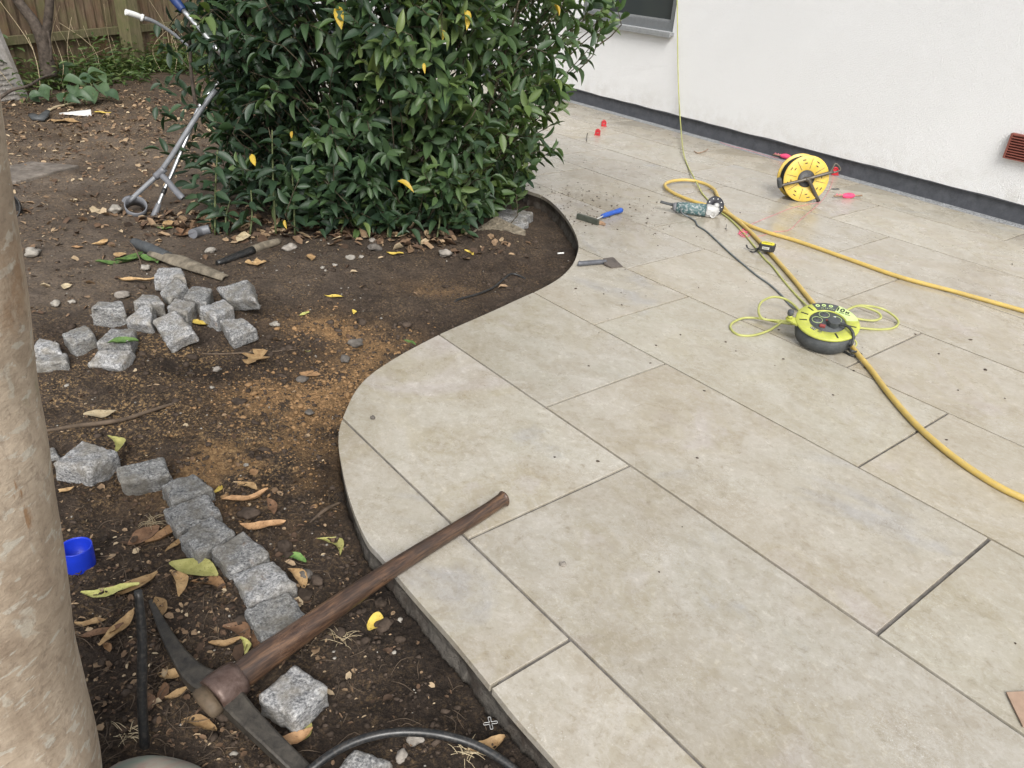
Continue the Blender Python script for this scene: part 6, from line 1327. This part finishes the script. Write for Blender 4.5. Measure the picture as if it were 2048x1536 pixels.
for l in LVS:
    px, py, sz, an, mt_, lb = l[:6]; w, cu_, ro = l[6:9]; lob = l[9] if len(l) > 9 else False
    z_ = None
    if 'front edge of a sett' in lb: z_ = .03
    if 'edge of the paving' in lb: z_ = .002
    if 'crutch cuff' in lb: z_ = .045
    if 'corner of the largest' in lb: z_ = -.01
    put_leaf(px, py, sz, an, mt_, lb, w, cu_, ro, lob, z_)
def pebble(name, px, py, size_px, label, mat, flatz=.52, seed=0, z=None, cat='stone', group='loose stones'):
    p = G(px, py) if z is None else on(px, py, z); dist = (p - Vector((0, 0, CAM_H))).length; r = .5 * size_px / F_PX * dist
    bm = bmesh.new(); bmesh.ops.create_icosphere(bm, subdivisions=3, radius=1); sv = Vector((seed * 2.3, seed * 5.1, seed))
    for v in bm.verts:
        k = 1 + .48 * mnoise.noise(v.co * 1.3 + sv) + .14 * mnoise.noise(v.co * 3.4 + sv) + .07 * mnoise.noise(v.co * 8 + sv)
        c = v.co * k; v.co = Vector((c.x * r, c.y * r * .8, c.z * r * flatz))
    zm = min(v.co.z for v in bm.verts)
    for v in bm.verts: v.co.z -= zm * .75
    for f in bm.faces: f.smooth = cat != 'stone' or True
    me = bpy.data.meshes.new(name); bm.to_mesh(me); bm.free(); me.materials.append(MT[mat]); o = bpy.data.objects.new(name, me); COL.objects.link(o); o.location = p; o.rotation_euler = (0, 0, seed * 1.7); return tag(o, label, cat, group)
for i, a in enumerate([('stone', 67, 512, 28, 'pale stone alone on the bare soil right of the trunk', 'pstone'), ('stone', 246, 595, 24, 'pinkish pebble behind the lone left sett of the heap', 'stone'), ('stone', 112, 611, 18, 'flat pale pebble left of the lone heap sett', 'pstone'), ('stone', 145, 606, 11, 'small pale pebble beside the flat one left of the heap', 'pstone'), ('stone', 232, 424, 26, 'tan stone touching the crutch cuff', 'pstone'), ('stone', 421, 505, 20, 'pale stone left of the broken black pipe', 'pstone'), ('stone', 292, 540, 20, 'whitish stone between green leaves and the heap', 'pstone'), ('stone', 579, 502, 28, 'brown stone in front of the shrub stems', 'stone'), ('stone', 701, 519, 18, 'angular pale stone under the front of the shrub', 'pstone'), ('stone', 722, 516, 11, 'small pale stone right of the angular one', 'pstone'), ('stone', 670, 532, 10, 'white pebble on the bare soil', 'pstone'), ('stone', 645, 537, 9, 'tiny white pebble left of the white pebble', 'pstone'), ('stone', 550, 652, 17, 'round pale pebble right of the lowest heap sett', 'pstone'), ('stone', 516, 616, 12, 'pebble right of the wedge shaped sett', 'pstone'),
 ('stone', 711, 692, 30, 'dark upright stone in the soil near the paving curve', 'dstone'), ('stone', 690, 722, 22, 'grey stone below the dark upright stone', 'dstone'), ('stone', 605, 762, 22, 'grey stone beside the orange flake', 'dstone'), ('stone', 619, 828, 20, 'grey stone on the sandy slope', 'dstone'), ('stone', 434, 742, 16, 'brown pebble in the dark hollow', 'stone'), ('stone', 612, 1152, 26, 'round grey stone behind the folded tan leaf', 'dstone'), ('stone', 492, 932, 11, 'little pale pebble on the sandy slope', 'pstone'), ('stone', 830, 1482, 32, 'rough brown stone under the black pipe arch', 'stone'), ('stone', 803, 1515, 26, 'round brown stone below the rough brown one', 'stone'), ('stone', 750, 500, 26, 'dark stone under the right front of the shrub', 'dstone'), ('stone', 745, 483, 15, 'grey stone behind the dark one under the shrub', 'stone'), ('stone', 890, 512, 26, 'brown stone in the litter at the right of the shrub', 'stone')]):
    pebble(*a, seed=i + 1)
for i, a in enumerate([('soil_clump', 500, 1035, 40, 'soft brown clod right of the pale rough sett', 'clod'), ('soil_clump', 635, 1165, 26, 'dark clod right of the round grey stone', 'clod'), ('soil_clump', 768, 1254, 36, 'brown clod beside the bright yellow leaf', 'clod'), ('soil_clump', 570, 1098, 30, 'sandy clod right of the sett row', 'clod'), ('soil_clump', 760, 1210, 26, 'clod against the dark paving edge', 'clod'), ('soil_clump', 680, 1268, 24, 'clod with dry grass in front of the handle', 'clod'), ('soil_clump', 610, 1195, 34, 'clod between handle and sett row', 'clod'), ('soil_clump', 480, 808, 26, 'clod on the edge of the sandy hollow', 'clod')]): pebble(*a, seed=i + 41, cat='clod', group='soil clods')
pebble('pebble', 1125, 1131, 13, 'small brown pebble alone on a paving slab', 'stone', .8, 61, 0.0, group=None); pebble('pebble', 745, 837, 11, 'dark pebble on the paving near the curve', 'dstone', .6, 62, 0.0, group=None)

# litter too fine to count ------------------------------------------------
lrg = np.random.default_rng(77)
def scatter(n, centers, zf=soil_z):
    out = []
    for (px, py, rx, ry, wgt) in centers:
        c = G(px, py); k = int(n * wgt); out.append(np.stack([lrg.normal(c.x, rx, k), lrg.normal(c.y, ry, k)], 1))
    P = np.vstack(out); ins = poly_inside(P[:, 0], P[:, 1], REGION) | (edge_dist(P[:, 0], P[:, 1]) < .02); P = P[~ins]; return P, zf(P[:, 0], P[:, 1])
def stuff_blobs(name, P, z, sizes, mat, flat_=.6, sink=.3):
    bm = bmesh.new(); bmesh.ops.create_icosphere(bm, subdivisions=1, radius=1); V = np.array([v.co[:] for v in bm.verts]); Fq = np.array([[v.index for v in f.verts] for f in bm.faces]); bm.free()
    n = len(P); jit_ = 1 + lrg.normal(0, .24, (n, len(V), 1)); sc = np.stack([sizes * lrg.uniform(.7, 1.3, n), sizes * lrg.uniform(.7, 1.3, n), sizes * flat_ * lrg.uniform(.7, 1.3, n)], 1)
    W_ = V[None] * jit_ * sc[:, None]; W_ += np.stack([P[:, 0], P[:, 1], z + sizes * flat_ * (1 - 2 * sink) * .5], 1)[:, None]
    Fa = (Fq[None] + (np.arange(n) * len(V))[:, None, None]).reshape(-1, 3)
    return tag(np_obj(name, W_.reshape(-1, 3), Fa, MT[mat], smooth=False), kind='stuff')
NEAR = [(450, 1100, .5, .5, .22), (650, 1350, .4, .35, .16), (350, 850, .6, .5, .2), (640, 800, .35, .3, .12), (750, 620, .5, .4, .14), (950, 540, .35, .3, .08), (250, 560, .8, .6, .14)]
P_, z_ = scatter(15000, NEAR); stuff_blobs('soil_crumbs', P_, z_, np.exp(lrg.normal(math.log(.0028), .55, len(P_))), 'clod')
P_, z_ = scatter(900, [(450, 1100, .5, .5, .2), (650, 1350, .4, .35, .1), (350, 850, .6, .5, .2), (620, 560, .6, .4, .3), (250, 560, .8, .6, .3)]); stuff_blobs('small_gravel', P_, z_, np.exp(lrg.normal(math.log(.0022), .5, len(P_))), 'pstone', .5)
P_, z_ = scatter(4200, [(600, 800, .16, .10, .42), (690, 770, .09, .12, .2), (640, 655, .11, .09, .14), (560, 905, .16, .16, .16), (760, 690, .13, .09, .08)]); stuff_blobs('sand_crumbs', P_, z_, np.exp(lrg.normal(math.log(.0026), .55, len(P_))), 'sandg', .6)
P_, z_ = scatter(260, [(640, 1200, .3, .3, .3), (700, 660, .35, .14, .3), (430, 740, .25, .08, .2), (950, 530, .25, .25, .2)]); stuff_blobs('soil_lumps', P_, z_, np.exp(lrg.normal(math.log(.0085), .4, len(P_))), 'clod', .6)
def stuff_flakes(name, P, z, L, ratio, mat, lift=.003, tiltv=.25):
    n = len(P); T = np.array([(-.5, -.12, 0), (-.2, -.5, .08), (.25, -.42, .1), (.5, .05, -.02), (.2, .5, .1), (-.25, .42, .05), (0, 0, .0)]); Fq = np.array([(6, i, (i + 1) % 6) for i in range(6)])
    a = lrg.uniform(0, 6.28, n); d = np.stack([np.cos(a), np.sin(a), lrg.normal(0, tiltv, n)], 1); e = np.stack([-np.sin(a), np.cos(a), lrg.normal(0, tiltv, n)], 1); k = np.cross(d, e)
    W_ = T[None, :, 0:1] * d[:, None] * L[:, None, None] + T[None, :, 1:2] * e[:, None] * (L * ratio)[:, None, None] + T[None, :, 2:3] * k[:, None] * L[:, None, None] * lrg.uniform(.2, 2.5, n)[:, None, None]
    W_ += np.stack([P[:, 0], P[:, 1], z + lift], 1)[:, None]
    return tag(np_obj(name, W_.reshape(-1, 3), (Fq[None] + (np.arange(n) * 7)[:, None, None]).reshape(-1, 3), MT[mat], attrs=dict(tint=('POINT', np.repeat(np.clip(lrg.beta(1.6, 1.5, n) ** (.6 if 'far' in name else 1), 0, 1), 7)))), kind='stuff')
P_, z_ = scatter(4200, [(300, 1180, .35, .3, .34), (330, 860, .5, .35, .22), (350, 710, .3, .12, .12), (280, 1400, .25, .2, .12), (150, 500, .7, .6, .2)]); stuff_flakes('wood_chips', P_, z_, np.exp(lrg.normal(math.log(.0050), .5, len(P_))), lrg.uniform(.2, .8, len(P_)), 'litter')
P_, z_ = scatter(1900, [(300, 1200, .3, .25, .42), (330, 1400, .25, .18, .2), (480, 1150, .3, .3, .14), (200, 900, .4, .3, .24)]); stuff_flakes('leaf_fragments', P_, z_, np.exp(lrg.normal(math.log(.0095), .5, len(P_))), lrg.uniform(.2, .8, len(P_)), 'litter')
P_, z_ = scatter(620, [(600, 455, .45, .10, .50), (380, 450, .25, .10, .22), (800, 480, .3, .08, .28)]); stuff_flakes('shrub_litter', P_, z_, lrg.uniform(.015, .075, len(P_)), lrg.uniform(.3, .7, len(P_)), 'litter', .006, .45)
P_, z_ = scatter(2400, [(250, 250, 1.1, 1.3, .5), (130, 230, .9, .8, .3), (60, 420, .9, .8, .2)]); stuff_flakes('far_leaf_litter', P_, z_, lrg.uniform(.010, .050, len(P_)), lrg.uniform(.25, .8, len(P_)), 'litter', .006, .3)
P_, z_ = scatter(8000, [(250, 250, 1.1, 1.4, .6), (130, 230, .9, .8, .2), (60, 420, .9, .8, .2)]); stuff_flakes('far_wood_chips', P_, z_, np.exp(lrg.normal(math.log(.010), .5, len(P_))), lrg.uniform(.15, .6, len(P_)), 'litter', .005, .3)
q = MB(); P_, z_ = scatter(620, [(300, 1200, .3, .25, .3), (330, 1420, .22, .15, .22), (650, 1350, .3, .25, .16), (330, 860, .5, .35, .16), (200, 450, .7, .7, .16), (220, 280, 1.0, 1.2, .45)])
for (x_, y_), zz in zip(P_, z_):
    a = lrg.uniform(0, 6.28); L = lrg.uniform(.02, .075) * (1.6 if y_ > 3 else 1); d = Vector((math.cos(a), math.sin(a), 0)); e = Vector((-d.y, d.x, 0)); p = Vector((x_, y_, zz)); q.tube([p - d * L / 2 + Z * .001, p + e * lrg.normal(0, .15) * L + Z * lrg.uniform(.003, .012), p + d * L / 2 + Z * .002], [.0006, .0011, .0005], 4, 3, caps=False)
tag(q.build('root_fibres', MT['wire']), kind='stuff')
# dry grass tufts
for (px, py, lb) in [(685, 1280, 'tuft of dry grass on the soil in front of the handle'), (250, 1470, 'tuft of dry straw left of the pipe stub'), (300, 1045, 'sparse dry grass by the wrinkled brown leaf'), (935, 1505, 'tuft of dry grass near the bottom edge')]:
    q = MB(); c = G(px, py)
    for k in range(22):
        a = lrg.uniform(0, 6.28); L = lrg.uniform(.02, .055); d = Vector((math.cos(a), math.sin(a) * .7, lrg.uniform(.1, .5))); p = c + Vector((lrg.normal(0, .008), lrg.normal(0, .008), 0)); q.tube([p, p + d * L * .6, p + d * L - Z * L * .25], [.0008, .0007, .0003], 4, 3, caps=False)
    tag(q.build('grass_tuft', MT['pale']), lb, 'grass tuft', 'dry grass tufts')
# crumbs trodden onto the paving
P1 = []
for (px, py, rx, ry, n) in [(1125, 395, .26, .13, 150), (1180, 440, .18, .10, 70), (1280, 420, .35, .3, 60), (1330, 600, .7, .6, 40), (1500, 800, 1.0, .9, 36), (1100, 330, .3, .4, 50), (1700, 560, .8, .8, 26)]:
    c = on(px, py); P1.append(np.stack([lrg.normal(c.x, rx, n), lrg.normal(c.y, ry, n)], 1))
P1 = np.vstack(P1); P1 = P1[poly_inside(P1[:, 0], P1[:, 1], REGION)]; stuff_blobs('paving_crumbs', P1, np.full(len(P1), .001), np.minimum(.0062, np.exp(lrg.normal(math.log(.0030), .5, len(P1)))), 'clod', .45, .25)
